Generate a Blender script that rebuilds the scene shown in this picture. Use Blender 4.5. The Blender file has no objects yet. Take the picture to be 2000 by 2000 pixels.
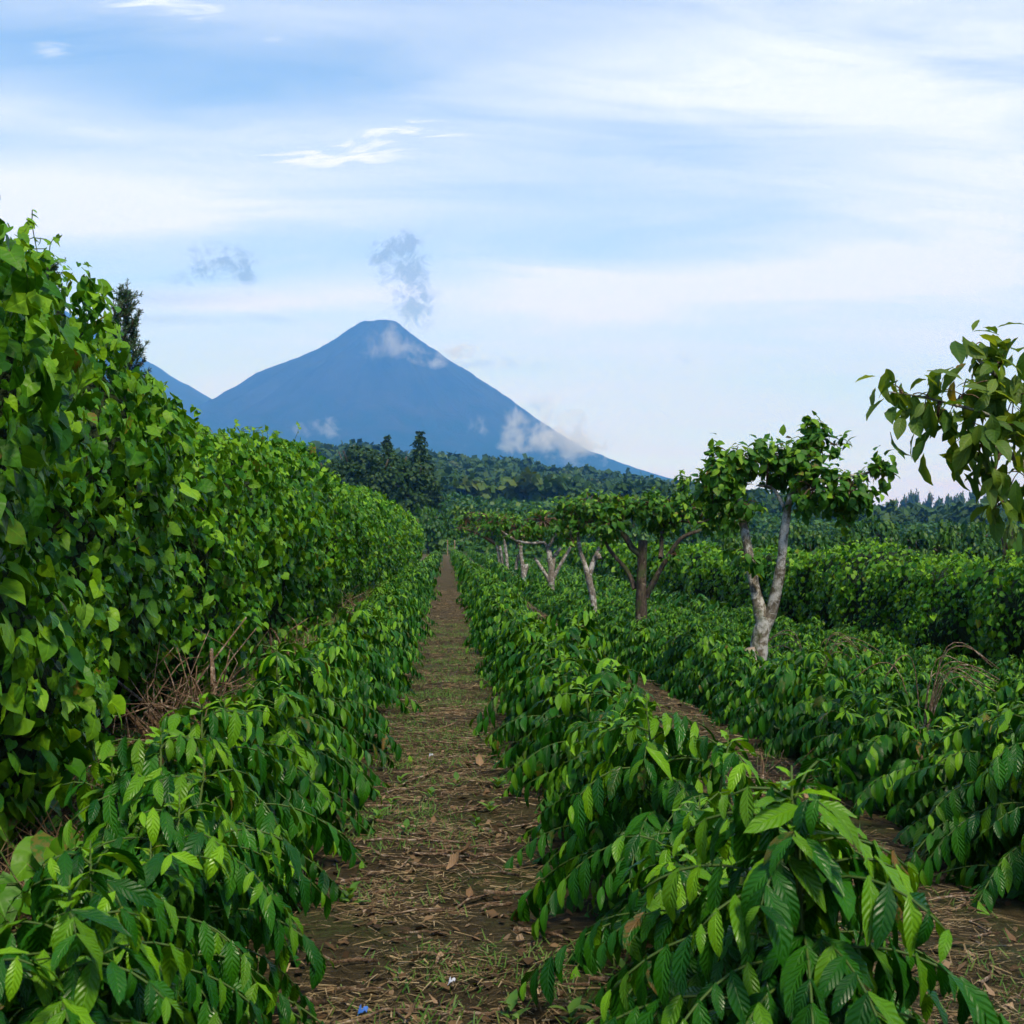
import bpy, math, random
import numpy as np
from mathutils import Vector, Matrix, noise as mnoise

R = math.radians
rng = np.random.default_rng(11)
random.seed(5)
sc = bpy.context.scene
COL = sc.collection

# ------------------------------------------------------------------ camera
FPX = 2700.0                       # focal length in pixels of the 2000 px photograph
EYE = Vector((0.0, 0.0, 1.70))
YAW, PITCH = math.atan((1000 - 872) / FPX), math.atan((1060 - 1000) / FPX)
cd = bpy.data.cameras.new('camera')
cam = bpy.data.objects.new('camera', cd)
COL.objects.link(cam)
cam.location = EYE
cam.rotation_euler = (R(90) + PITCH, 0, -YAW)
cd.sensor_width = 36.0
cd.lens = FPX / 2000 * 36.0
cd.clip_start = 0.1
cd.clip_end = 60000
cd.dof.use_dof = True
cd.dof.focus_distance = 11.0
cd.dof.aperture_fstop = 9.0
sc.camera = cam
CAMROT = cam.rotation_euler.to_matrix()


def P(px, py, depth):
    """World point on the ray of photograph pixel (px, py) at world y = depth."""
    d = CAMROT @ Vector(((px - 1000) / FPX, (1000 - py) / FPX, -1))
    return EYE + d * (depth / d.y)


# ------------------------------------------------------------------ render settings
sc.render.engine = 'CYCLES'
sc.view_settings.view_transform = 'Standard'
sc.view_settings.look = 'None'
sc.view_settings.exposure = 0.38
sc.view_settings.gamma = 1.0
sc.cycles.use_denoising = True
sc.cycles.max_bounces = 4
sc.cycles.diffuse_bounces = 2
sc.cycles.glossy_bounces = 2
sc.cycles.transmission_bounces = 3
sc.cycles.transparent_max_bounces = 8
sc.cycles.volume_bounces = 1
sc.cycles.use_adaptive_sampling = True
sc.cycles.adaptive_threshold = 0.03

# ------------------------------------------------------------------ node helper
class NT:
    def __init__(self, tree):
        self.t = tree
        self.n = tree.nodes
        self.l = tree.links

    def node(self, typ, **kw):
        nd = self.n.new(typ)
        for k, v in kw.items():
            setattr(nd, k, v)
        return nd

    def put(self, sock, v):
        if v is None:
            return
        if isinstance(v, bpy.types.NodeSocket):
            self.l.new(v, sock)
        else:
            if isinstance(v, (tuple, list)) and len(v) == 3 and sock.type == 'RGBA':
                v = (*v, 1)
            sock.default_value = v

    def math(self, op, a, b=None, c=None, clamp=False):
        nd = self.node('ShaderNodeMath', operation=op, use_clamp=clamp)
        self.put(nd.inputs[0], a)
        self.put(nd.inputs[1], b)
        self.put(nd.inputs[2], c)
        return nd.outputs[0]

    def mix(self, f, a, b, blend='MIX'):
        nd = self.node('ShaderNodeMix', data_type='RGBA', blend_type=blend)
        self.put(nd.inputs[0], f)
        self.put(nd.inputs[6], a)
        self.put(nd.inputs[7], b)
        return nd.outputs[2]

    def noise(self, vec=None, scale=5, detail=3, rough=0.5, dist=0.0):
        nd = self.node('ShaderNodeTexNoise')
        self.put(nd.inputs['Vector'], vec)
        nd.inputs['Scale'].default_value = scale
        nd.inputs['Detail'].default_value = detail
        nd.inputs['Roughness'].default_value = rough
        nd.inputs['Distortion'].default_value = dist
        return nd.outputs[0]

    def ramp(self, f, stops, interp='LINEAR'):
        nd = self.node('ShaderNodeValToRGB')
        cr = nd.color_ramp
        cr.interpolation = interp
        while len(cr.elements) < len(stops):
            cr.elements.new(0.5)
        for e, (p, c) in zip(cr.elements, stops):
            e.position = p
            e.color = (*c, 1) if not isinstance(c, float) else (c, c, c, 1)
        self.put(nd.inputs[0], f)
        return nd.outputs[0]

    def smooth(self, v, lo, hi, a=0.0, b=1.0):
        nd = self.node('ShaderNodeMapRange', interpolation_type='SMOOTHSTEP')
        for i, x in enumerate((v, lo, hi, a, b)):
            self.put(nd.inputs[i], x)
        return nd.outputs[0]

    def comb(self, x, y, z):
        nd = self.node('ShaderNodeCombineXYZ')
        for i, v in enumerate((x, y, z)):
            self.put(nd.inputs[i], v)
        return nd.outputs[0]

    def sep(self, v):
        nd = self.node('ShaderNodeSeparateXYZ')
        self.put(nd.inputs[0], v)
        return nd.outputs

    def vmul(self, v, s):
        nd = self.node('ShaderNodeVectorMath', operation='MULTIPLY')
        self.put(nd.inputs[0], v)
        nd.inputs[1].default_value = s
        return nd.outputs[0]

    def bump(self, h, strength=0.4, dist=0.02):
        nd = self.node('ShaderNodeBump')
        nd.inputs['Strength'].default_value = strength
        nd.inputs['Distance'].default_value = dist
        self.put(nd.inputs['Height'], h)
        return nd.outputs[0]


# ------------------------------------------------------------------ world: blue sky with a veil of high cloud
SUN_EL, SUN_AZ = R(55), R(158)            # azimuth clockwise from +Y
w = bpy.data.worlds.new('World')
sc.world = w
w.use_nodes = True
w.node_tree.nodes.clear()
W = NT(w.node_tree)
tc = W.node('ShaderNodeTexCoord').outputs['Generated']
sky = W.node('ShaderNodeTexSky', sky_type='NISHITA')
sky.sun_disc = False
sky.sun_elevation = SUN_EL
sky.sun_rotation = SUN_AZ
sky.air_density = 1.0
sky.dust_density = 0.0
sky.ozone_density = 3.0
sx, sy, sz = W.sep(tc)
el = W.math('ARCSINE', sz)
az = W.math('ARCTAN2', sx, sy)
zz = W.math('ADD', W.math('MAXIMUM', sz, 0.0), 0.16)
pu = W.math('DIVIDE', sx, zz)
pv = W.math('DIVIDE', sy, zz)
plane = W.comb(pu, pv, 0.0)
veil_n = W.noise(W.vmul(plane, (0.55, 1.0, 1)), 0.9, 3, 0.5, 0.6)
streak_n = W.noise(W.vmul(plane, (0.8, 2.6, 1)), 1.6, 7, 0.6, 0.8)
fine_n = W.noise(W.comb(W.math('MULTIPLY', az, 15.0), W.math('SUBTRACT', W.math('MULTIPLY', el, 120.0), W.math('MULTIPLY', az, 9.0)), 0.3), 1.0, 8, 0.68, 0.8)
long_n = W.noise(W.comb(W.math('MULTIPLY', az, 5.0), W.math('ADD', W.math('MULTIPLY', el, 34.0), W.math('MULTIPLY', az, 3.0)), 1.3), 1.0, 8, 0.6, 1.0)
puff_n = W.noise(W.comb(W.math('MULTIPLY', az, 95.0), W.math('MULTIPLY', el, 100.0), 2.3), 1.0, 8, 0.64, 0.9)
veil = W.smooth(W.math('ADD', W.math('MULTIPLY', veil_n, 0.65), W.math('MULTIPLY', streak_n, 0.35)), 0.36, 0.66)


def pix_dir(px, py):
    d = CAMROT @ Vector(((px - 1000) / FPX, (1000 - py) / FPX, -1))
    d.normalize()
    return math.atan2(d.x, d.y), math.asin(d.z)


aevec = W.comb(az, el, 0.0)


def blob(px, py, rx, ry, tilt=0.0):
    """Soft ellipse of cloud round one direction of the sky."""
    a0, e0 = pix_dir(px, py)
    mp = W.node('ShaderNodeMapping', vector_type='TEXTURE')
    W.l.new(aevec, mp.inputs[0])
    mp.inputs['Location'].default_value = (a0, e0, 0)
    mp.inputs['Rotation'].default_value = (0, 0, tilt)
    mp.inputs['Scale'].default_value = (rx / FPX, ry / FPX, 1)
    dt = W.node('ShaderNodeVectorMath', operation='DOT_PRODUCT')
    W.l.new(mp.outputs[0], dt.inputs[0])
    W.l.new(mp.outputs[0], dt.inputs[1])
    return W.math('POWER', 0.36788, dt.outputs['Value'])


def addall(bs):
    s = 0.0
    for b in bs:
        s = W.math('MULTIPLY_ADD', blob(*b[:-1]), b[-1], s)
    return s


# soft broad cloud banks seen in the photograph
soft = addall((
    (180, 400, 560, 70, 0.05, 0.75), (1500, 555, 620, 45, 0.04, 0.62), (1750, 130, 520, 260, 0.0, 0.75),
    (1050, 210, 420, 90, 0.1, 0.42), (250, 245, 420, 40, 0.0, 0.45), (1100, 560, 180, 40, -0.25, 0.5), (480, 590, 260, 30, 0.1, 0.4),
    (1950, 420, 260, 150, 0.2, 0.5), (500, 30, 520, 60, 0.0, 0.30)))
soft = W.math('MULTIPLY', soft, W.math('MULTIPLY', W.smooth(streak_n, 0.25, 0.62, 0.65, 1.0), W.smooth(long_n, 0.30, 0.62, 0.72, 1.05)))
wispy = addall((
    (640, 306, 260, 34, 0.06, 1.2), (775, 246, 190, 26, 0.05, 1.0), (330, 12, 230, 34, 0.0, 1.0), (105, 100, 50, 16, 0.1, 0.8),
    (525, 82, 40, 14, 0.2, 0.7), (40, 320, 90, 12, 0.0, 0.7), (40, 185, 70, 26, 0.0, 0.6), (700, 10, 80, 22, 0, 0.7), (890, 266, 50, 10, 0, .4)))
wispy = W.math('MULTIPLY', wispy, W.smooth(W.math('ADD', fine_n, W.math('MULTIPLY', W.math('SUBTRACT', wispy, 0.5), 0.14)), 0.36, 0.68, 0.0, 0.95), clamp=True)
cover = W.math('ADD', W.math('MULTIPLY', veil, 0.36), soft)
# the veil thickens towards the horizon as any layer of cloud does
cover = W.math('ADD', cover, W.smooth(sz, 0.02, 0.36, 0.58, 0.0))
cover = W.math('MINIMUM', cover, 0.93)
cover = W.math('MAXIMUM', cover, wispy)
dark = addall((
    (805, 530, 50, 66, 0.2, 1.1), (815, 612, 46, 44, 0.0, 0.95), (775, 478, 66, 26, 0.35, 0.8), (740, 520, 26, 50, 0, .55), (430, 505, 66, 28, -0.1, 1.15), (478, 540, 20, 40, 0.1, 1.0),
    (375, 540, 46, 20, 0.2, 1.0), (985, 385, 22, 26, 0.1, 0.5), (1275, 310, 30, 22, 0.2, 0.32), (905, 372, 26, 14, 0.2, 0.35),
    (1335, 700, 32, 16, -0.2, 0.5), (960, 710, 80, 14, 0.05, 0.75), (1075, 715, 36, 12, 0, 0.5), (645, 515, 14, 10, .5, .6), (1050, 790, 30, 26, -0.5, 0.55), (1130, 830, 14, 34, .3, .5)))
dark = W.math('MULTIPLY', dark, W.smooth(W.math('ADD', puff_n, W.math('MULTIPLY', W.math('SUBTRACT', dark, 0.5), 0.18)), 0.45, 0.68), clamp=True)
dark = W.math('MAXIMUM', dark, addall(((330, 584, 170, 13, 0.03, .3), (310, 625, 130, 9, 0.02, .3), (530, 622, 40, 6, -.1, .3))))
skyc = W.mix(1.0, sky.outputs[0], (0.092, 0.125, 0.165), 'MULTIPLY')
cloudc = W.mix(W.smooth(sz, 0.0, 0.17), (0.55, 0.53, 1.42), (0.68, 0.79, 1.50))
cloudc = W.mix(W.smooth(sz, 0.14, 0.34), cloudc, (0.76, 0.86, 1.08))
skyc = W.mix(cover, skyc, cloudc)
skyc = W.mix(W.math('MULTIPLY', dark, 0.75), skyc, (0.22, 0.31, 0.56))
bg = W.node('ShaderNodeBackground')
W.put(bg.inputs['Color'], skyc)
bg.inputs['Strength'].default_value = 1.0
wo = W.node('ShaderNodeOutputWorld')
W.l.new(bg.outputs[0], wo.inputs['Surface'])

# ------------------------------------------------------------------ sun, softened by the cloud veil
sl = bpy.data.lights.new('sun', 'SUN')
sl.energy = 3.7
sl.angle = R(11)
sl.color = (1.0, 0.95, 0.84)
so = bpy.data.objects.new('sun', sl)
COL.objects.link(so)
sd = Vector((math.sin(SUN_AZ) * math.cos(SUN_EL), math.cos(SUN_AZ) * math.cos(SUN_EL), math.sin(SUN_EL)))
so.rotation_euler = sd.to_track_quat('Z', 'Y').to_euler()
so.location = (0, -20, 60)


# ------------------------------------------------------------------ object helpers
def tag(o, label=None, cat=None, group=None, kind=None):
    if label:
        o['label'] = label
    if cat:
        o['category'] = cat
    if group:
        o['group'] = group
    if kind:
        o['kind'] = kind
    return o


def link(name, data, parent=None, loc=None, rz=None, scale=None):
    o = bpy.data.objects.new(name, data)
    COL.objects.link(o)
    if parent is not None:
        o.parent = parent
    if loc is not None:
        o.location = loc
    if rz is not None:
        o.rotation_euler = (0, 0, rz)
    if scale is not None:
        o.scale = scale
    return o


def mesh_np(name, verts, quads, mat, uvs=None, attrs=None, smooth=True):
    """quads (n,4) or (n,3) index array; uvs per vertex."""
    verts = np.asarray(verts, np.float32).reshape(-1, 3)
    quads = np.asarray(quads, np.int32)
    k = quads.shape[1]
    me = bpy.data.meshes.new(name)
    me.vertices.add(len(verts))
    me.vertices.foreach_set('co', verts.ravel())
    me.loops.add(quads.size)
    me.loops.foreach_set('vertex_index', quads.ravel())
    me.polygons.add(len(quads))
    me.polygons.foreach_set('loop_start', np.arange(0, quads.size, k, dtype=np.int32))
    if smooth:
        me.polygons.foreach_set('use_smooth', np.ones(len(quads), bool))
    me.update(calc_edges=True)
    if uvs is not None:
        lay = me.uv_layers.new(name='UVMap')
        lay.data.foreach_set('uv', np.asarray(uvs, np.float32)[quads.ravel()].ravel())
    for nm, arr in (attrs or {}).items():
        a = me.attributes.new(nm, 'FLOAT', 'POINT')
        a.data.foreach_set('value', np.asarray(arr, np.float32))
    if mat:
        me.materials.append(mat)
    return me


# ------------------------------------------------------------------ leaves
def leaf_base(width, nseg, across=4, fold=0.25, droop=0.6, wave=0.0, twist=0.0, heart=0.0, freq=3.0):
    """Unit-length leaf: y from stalk to tip, z its upper face. width(t) is the half width."""
    V, UV = [], []
    y = z = 0.0
    for i in range(nseg + 1):
        t = i / nseg
        if i:
            a = droop * (t - 0.5 / nseg)
            y += math.cos(a) / nseg
            z -= math.sin(a) / nseg
        hw = max(width(t), 0.006)
        for j in range(across + 1):
            u = j / across * 2 - 1
            wv = wave * math.sin(2 * math.pi * freq * t + (0.0 if u > 0 else 1.7)) * abs(u) ** 1.5
            back = heart * abs(u) ** 1.3 * (1 - t) ** 3
            V.append((u * hw, y - back, z + fold * abs(u) * hw + wv + twist * u * hw * t))
            UV.append((j / across, t))
    F = []
    for i in range(nseg):
        for j in range(across):
            a = i * (across + 1) + j
            F.append((a, a + 1, a + across + 2, a + across + 1))
    return np.array(V, np.float32), np.array(F, np.int32), np.array(UV, np.float32)


def w_coffee(t):
    return 0.178 * math.sin(math.pi * min(1, t * 0.97 + 0.012)) ** 0.85 * (1.08 - 0.3 * t) if t < 1 else 0.0


def w_heart(t):
    return float(np.interp(t, [0, 0.1, 0.25, 0.45, 0.65, 0.82, 0.93, 1], [0.30, 0.46, 0.50, 0.43, 0.29, 0.14, 0.05, 0.0]))


def w_ovate(t):
    return 0.33 * math.sin(math.pi * t ** 0.8) ** 0.8 if 0 < t < 1 else 0.0


def w_long(t):
    return 0.21 * math.sin(math.pi * t ** 1.05) ** 0.75 if 0 < t < 1 else 0.0


def w_fan(t):
    return 0.5 * math.sin(math.pi * (t * 0.9 + 0.05)) ** 0.6


COFFEE_HI = [leaf_base(w_coffee, 6, 4, 0.22, d, 0.024, tw, freq=3.0) for d, tw in ((0.55, 0.1), (0.85, -0.25), (1.25, 0.2), (0.75, 0.35))]
COFFEE_MID = leaf_base(w_coffee, 6, 2, 0.25, 0.8, 0.03, 0.1, freq=3.0)
COFFEE_LO = leaf_base(lambda t: 0.17 * math.sin(math.pi * (0.12 + 0.76 * t)), 2, 1, 0.0, 0.8)
HEART_HI = [leaf_base(w_heart, 6, 4, f, d, 0.012, tw, 0.22, 2.0) for f, d, tw in ((0.18, 0.5, 0.1), (-0.12, 0.8, -0.2), (0.35, 0.3, 0.3))]
HEART_NEAR = [leaf_base(w_heart, 5, 2, f, d, 0.012, tw, 0.22, 2.0) for f, d, tw in ((0.18, 0.5, 0.1), (-0.12, 0.8, -0.2), (0.35, 0.3, 0.3))]
HEART_MID = leaf_base(w_heart, 3, 2, 0.15, 0.6, heart=0.2)
HEART_LO = leaf_base(lambda t: (0.34, 0.42, 0.02)[round(t * 2)], 2, 1, 0.0, 0.6)
OVATE_HI = [leaf_base(w_ovate, 6, 4, f, d, 0.02, tw, freq=2.0) for f, d, tw in ((0.2, 0.7, 0.2), (0.35, 1.1, -0.2))]
OVATE_MID = leaf_base(lambda t: (0.03, 0.31, 0.22, 0.0)[round(t * 3)], 3, 2, 0.2, 0.8)
LONG_HI = [leaf_base(w_long, 6, 4, f, d, 0.025, tw, freq=2.5) for f, d, tw in ((0.2, 0.6, 0.2), (0.3, 1.2, -0.3), (0.5, 0.3, 0.5))]
CLUMP = leaf_base(w_fan, 2, 1, 0.0, 0.6)
NEEDLE = leaf_base(lambda t: 0.4, 1, 1, 0.0, 0.2)


def frames(pos, d, n, size, wid=None):
    """Arrays of 4x4 frames with y along d and z near n."""
    pos, d, n = (np.asarray(a, float) for a in (pos, d, n))
    d = d / np.linalg.norm(d, axis=1, keepdims=True)
    x = np.cross(d, n)
    x /= np.maximum(np.linalg.norm(x, axis=1, keepdims=True), 1e-6)
    z = np.cross(x, d)
    s = np.asarray(size, float).reshape(-1, 1)
    ws = s if wid is None else s * np.asarray(wid, float).reshape(-1, 1)
    M = np.zeros((len(pos), 4, 4))
    M[:, :3, 0], M[:, :3, 1], M[:, :3, 2], M[:, :3, 3] = x * ws, d * s, z * s, pos
    M[:, 3, 3] = 1
    return M


def joined(name, base, M, mat, lr=None, ly=None):
    V, F, UV = base
    n, nv = len(M), len(V)
    vv = np.einsum('nij,vj->nvi', M[:, :3, :3], V) + M[:, None, :3, 3]
    ff = (F[None] + (np.arange(n) * nv)[:, None, None]).reshape(-1, 4)
    lr = rng.random(n) if lr is None else lr
    ly = np.zeros(n) if ly is None else ly
    return mesh_np(name, vv.reshape(-1, 3), ff, mat, np.tile(UV, (n, 1)), {'lr': np.repeat(lr, nv), 'ly': np.repeat(ly, nv)})


def single(name, base, mat, young):
    V, F, UV = base
    return mesh_np(name, V, F, mat, UV, {'lr': np.zeros(len(V)), 'ly': np.full(len(V), young)})


def leaf_objects(parent, meshes_by_young, M, ly, name='leaf'):
    for i in range(len(M)):
        o = bpy.data.objects.new(name, meshes_by_young[int(ly[i] * 2.999)][i % len(meshes_by_young[0])])
        COL.objects.link(o)
        o.parent = parent[i] if isinstance(parent, list) else parent
        o.matrix_basis = Matrix(M[i].tolist())


# ------------------------------------------------------------------ materials
def new_mat(name):
    m = bpy.data.materials.new(name)
    m.use_nodes = True
    m.node_tree.nodes.clear()
    return m, NT(m.node_tree)


def finish(T, shader, disp=None):
    o = T.node('ShaderNodeOutputMaterial')
    T.l.new(shader, o.inputs['Surface'])


def principled(T, col, rough=0.6, spec=0.5, normal=None):
    p = T.node('ShaderNodeBsdfPrincipled')
    T.put(p.inputs['Base Color'], col)
    T.put(p.inputs['Roughness'], rough)
    p.inputs['Specular IOR Level'].default_value = spec
    if normal is not None:
        T.l.new(normal, p.inputs['Normal'])
    return p.outputs[0]


def leaf_material(name, stops, young, rough=0.42, spec=0.5, trans=0.28, veins=True, vein_n=9.0, vein_s=0.4, brown=0.0, tcol=(1.5, 1.25, 0.35)):
    m, T = new_mat(name)
    at = T.node('ShaderNodeAttribute', attribute_name='lr').outputs['Fac']
    ay = T.node('ShaderNodeAttribute', attribute_name='ly').outputs['Fac']
    oi = T.node('ShaderNodeObjectInfo').outputs['Random']
    r = T.math('FRACT', T.math('ADD', at, oi))
    col = T.ramp(r, stops)
    col = T.mix(ay, col, young)
    geo = T.node('ShaderNodeNewGeometry').outputs['Position']
    spots = T.noise(geo, 38, 3, 0.6)
    col = T.mix(T.smooth(spots, 0.35, 0.75, 0.0, 0.45), col, T.mix(1.0, col, (1.25, 1.15, 0.9), 'MULTIPLY'))
    if brown:
        col = T.mix(T.math('MULTIPLY', T.smooth(T.math('FRACT', T.math('MULTIPLY', r, 7.31)), 1 - brown, 1.0), T.smooth(spots, 0.4, 0.6)), col, (0.16, 0.09, 0.02))
    nrm = None
    rg = T.smooth(spots, 0.3, 0.7, rough - 0.07, rough + 0.1)
    if veins:
        uv = T.node('ShaderNodeUVMap', uv_map='UVMap').outputs[0]
        u, v, _ = T.sep(uv)
        au = T.math('ABSOLUTE', T.math('SUBTRACT', u, 0.5))
        ph = T.math('ADD', T.math('MULTIPLY', T.math('SUBTRACT', v, T.math('MULTIPLY', au, 0.45)), vein_n * 6.2832), T.math('MULTIPLY', T.noise(geo, 22, 2), 5.0))
        rib = T.math('COSINE', ph)
        mid = T.smooth(au, 0.0, 0.05, 1.0, 0.0)
        h = T.math('SUBTRACT', T.math('MULTIPLY', rib, -0.5), T.math('MULTIPLY', mid, 1.5))
        nrm = T.bump(h, vein_s, 0.012)
        line = T.math('MAXIMUM', T.smooth(rib, 0.86, 1.0, 0.0, 0.14), T.math('MULTIPLY', mid, 0.5))
        col = T.mix(line, col, T.mix(1.0, col, (1.9, 1.7, 1.4), 'MULTIPLY'))
    p = principled(T, col, rg, spec, nrm)
    tb = T.node('ShaderNodeBsdfTranslucent')
    T.put(tb.inputs['Color'], T.mix(1.0, col, tcol, 'MULTIPLY'))
    mx = T.node('ShaderNodeMixShader')
    mx.inputs[0].default_value = trans
    T.l.new(p, mx.inputs[1])
    T.l.new(tb.outputs[0], mx.inputs[2])
    finish(T, mx.outputs[0])
    return m


M_COFFEE = leaf_material('coffee_leaf', [(0, (0.006, 0.052, 0.002)), (0.4, (0.012, 0.085, 0.002)), (0.75, (0.026, 0.128, 0.003)), (1, (0.007, 0.058, 0.005))],
                         (0.155, 0.345, 0.006), 0.35, 0.24, 0.22, True, 8, 0.36, 0.025)
M_VINE = leaf_material('vine_leaf', [(0, (0.013, 0.076, 0.003)), (0.35, (0.030, 0.126, 0.004)), (0.7, (0.062, 0.190, 0.005)), (1, (0.110, 0.245, 0.010))],
                       (0.19, 0.38, 0.012), 0.45, 0.18, 0.27, True, 4, 0.16, 0.03)
M_SHADE = leaf_material('shade_tree_leaf', [(0, (0.018, 0.088, 0.006)), (0.5, (0.034, 0.130, 0.007)), (1, (0.058, 0.170, 0.010))],
                        (0.19, 0.36, 0.015), 0.5, 0.28, 0.3, True, 6, 0.2, 0.05)
M_OVER = leaf_material('overhang_leaf', [(0, (0.045, 0.115, 0.014)), (0.5, (0.072, 0.155, 0.015)), (0.96, (0.105, 0.18, 0.03)), (0.985, (0.105, 0.18, 0.03)), (1, (0.30, 0.19, 0.02))],
                       (0.20, 0.30, 0.025), 0.5, 0.3, 0.46, True, 7, 0.2, 0.07)
M_FIELD = leaf_material('field_leaf', [(0, (0.016, 0.070, 0.006)), (0.5, (0.030, 0.100, 0.008)), (0.85, (0.055, 0.14, 0.010)), (1, (0.09, 0.16, 0.015))],
                        (0.16, 0.30, 0.03), 0.5, 0.3, 0.25, False)
M_FOREST = leaf_material('forest_leaf', [(0, (0.020, 0.055, 0.012)), (0.45, (0.036, 0.085, 0.015)), (0.8, (0.06, 0.115, 0.02)), (0.93, (0.095, 0.125, 0.025)), (1, (0.13, 0.10, 0.035))],
                         (0.12, 0.15, 0.03), 0.65, 0.2, 0.2, False)
M_DARKTREE = leaf_material('dark_tree_leaf', [(0, (0.014, 0.044, 0.010)), (0.6, (0.026, 0.068, 0.012)), (1, (0.045, 0.095, 0.016))],
                           (0.12, 0.15, 0.03), 0.6, 0.25, 0.2, False)
M_NEEDLE = leaf_material('pine_needle', [(0, (0.022, 0.06, 0.022)), (0.6, (0.035, 0.085, 0.03)), (1, (0.05, 0.11, 0.035))],
                         (0.12, 0.2, 0.04), 0.55, 0.3, 0.15, False)
M_GRASS = leaf_material('grass_blade', [(0, (0.04, 0.13, 0.015)), (0.5, (0.07, 0.16, 0.02)), (1, (0.12, 0.18, 0.035))], (0.14, 0.28, 0.03), 0.55, 0.3, 0.3, False)
M_STRAW = leaf_material('dry_straw', [(0, (0.075, 0.052, 0.022)), (0.4, (0.14, 0.098, 0.045)), (0.8, (0.24, 0.175, 0.09)), (1, (0.36, 0.28, 0.16))], (0.2, 0.12, 0.06), 0.8, 0.2, 0.1, False, tcol=(1, 1, 1))
M_BRUSH = leaf_material('dead_brush', [(0, (0.045, 0.028, 0.015)), (0.5, (0.085, 0.055, 0.03)), (0.9, (0.14, 0.095, 0.055)), (1, (0.24, 0.18, 0.11))], (0.2, 0.12, 0.06), 0.85, 0.15, 0.1, False, tcol=(1, 1, 1))
M_DEADLEAF = leaf_material('dead_leaf', [(0, (0.030, 0.019, 0.010)), (0.5, (0.075, 0.045, 0.022)), (0.85, (0.15, 0.095, 0.05)), (1, (0.26, 0.18, 0.11))], (0.2, 0.12, 0.06), 0.85, 0.15, 0.08, False, tcol=(1, 1, 1))
M_DRYLEAF = leaf_material('dry_leaf', [(0, (0.12, 0.070, 0.035)), (0.5, (0.22, 0.14, 0.080)), (1, (0.36, 0.26, 0.17))], (0.3, 0.2, 0.1), 0.75, 0.2, 0.12, True, 6, 0.3, tcol=(1, 0.9, 0.7))


def bark_material(name, dark, mid, pale, pale_amt, scale=6.0, moss=0.0):
    m, T = new_mat(name)
    geo = T.node('ShaderNodeNewGeometry').outputs['Position']
    a = T.noise(geo, scale, 5, 0.65, 0.6)
    b = T.noise(T.vmul(geo, (1, 1, 0.35)), scale * 4, 5, 0.65)
    c = T.noise(geo, scale * 9, 3, 0.6)
    col = T.mix(T.smooth(b, 0.35, 0.68), dark, mid)
    col = T.mix(T.math('MULTIPLY', T.smooth(a, 0.62 - 0.3 * pale_amt, 0.72 - 0.2 * pale_amt), T.smooth(c, 0.25, 0.55, 0.45, 1.0)), col, pale)
    if moss:
        d = T.noise(geo, scale * 0.8, 4, 0.6)
        col = T.mix(T.math('MULTIPLY', T.smooth(d, 0.56 - 0.1 * moss, 0.66), moss), col, (0.045, 0.075, 0.015))
    h = T.math('ADD', b, T.math('MULTIPLY', c, 0.4))
    finish(T, principled(T, col, 0.9, 0.2, T.bump(h, 0.8, 0.03)))
    return m


M_BARK_PALE = bark_material('pale_bark', (0.08, 0.064, 0.044), (0.20, 0.17, 0.125), (0.48, 0.46, 0.41), 0.6, 9, 0.5)
M_BARK_WHITE = bark_material('white_bark', (0.10, 0.08, 0.06), (0.25, 0.21, 0.165), (0.46, 0.43, 0.385), 0.55, 7, 0.3)
M_BARK_BROWN = bark_material('brown_bark', (0.030, 0.023, 0.017), (0.095, 0.072, 0.05), (0.24, 0.20, 0.15), 0.15, 5, 0.6)
M_TWIG_BROWN = bark_material('twig_brown', (0.07, 0.042, 0.024), (0.17, 0.105, 0.06), (0.30, 0.21, 0.14), 0.3, 14)
M_STICK = bark_material('dry_stick', (0.10, 0.062, 0.036), (0.23, 0.15, 0.09), (0.42, 0.33, 0.24), 0.4, 16)
M_GREENSTEM, T = new_mat('green_stem')
finish(T, principled(T, T.mix(T.noise(None, 9, 3), (0.035, 0.07, 0.012), (0.07, 0.12, 0.02)), 0.6, 0.2))
M_CUT, T = new_mat('cut_wood')
finish(T, principled(T, T.mix(T.noise(None, 20, 4), (0.20, 0.145, 0.10), (0.36, 0.28, 0.21)), 0.85, 0.2))
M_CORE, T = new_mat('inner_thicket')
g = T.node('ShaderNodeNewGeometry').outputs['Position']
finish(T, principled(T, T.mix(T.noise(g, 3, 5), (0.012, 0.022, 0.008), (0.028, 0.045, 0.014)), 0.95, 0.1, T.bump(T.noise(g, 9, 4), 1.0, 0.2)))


def plain_mat(name, c1, c2, rough=0.5, scale=6):
    m, T = new_mat(name)
    finish(T, principled(T, T.mix(T.noise(None, scale, 3), c1, c2), rough, 0.4))
    return m


# ------------------------------------------------------------------ terrain
def sstep(x, a, b):
    t = np.clip((x - a) / (b - a), 0, 1)
    return t * t * (3 - 2 * t)


RIDGE_PX = np.array([-4000, 300, 560, 640, 720, 850, 1000, 1100, 1250, 1400, 1500, 1650, 1750, 1850, 2000, 2600, 6000], float)
RIDGE_PY = np.array([900, 890, 888, 884, 882, 902, 908, 922, 940, 957, 972, 996, 1004, 1000, 1003, 1010, 1030], float)
RIDGE_D = 1150.0


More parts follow.
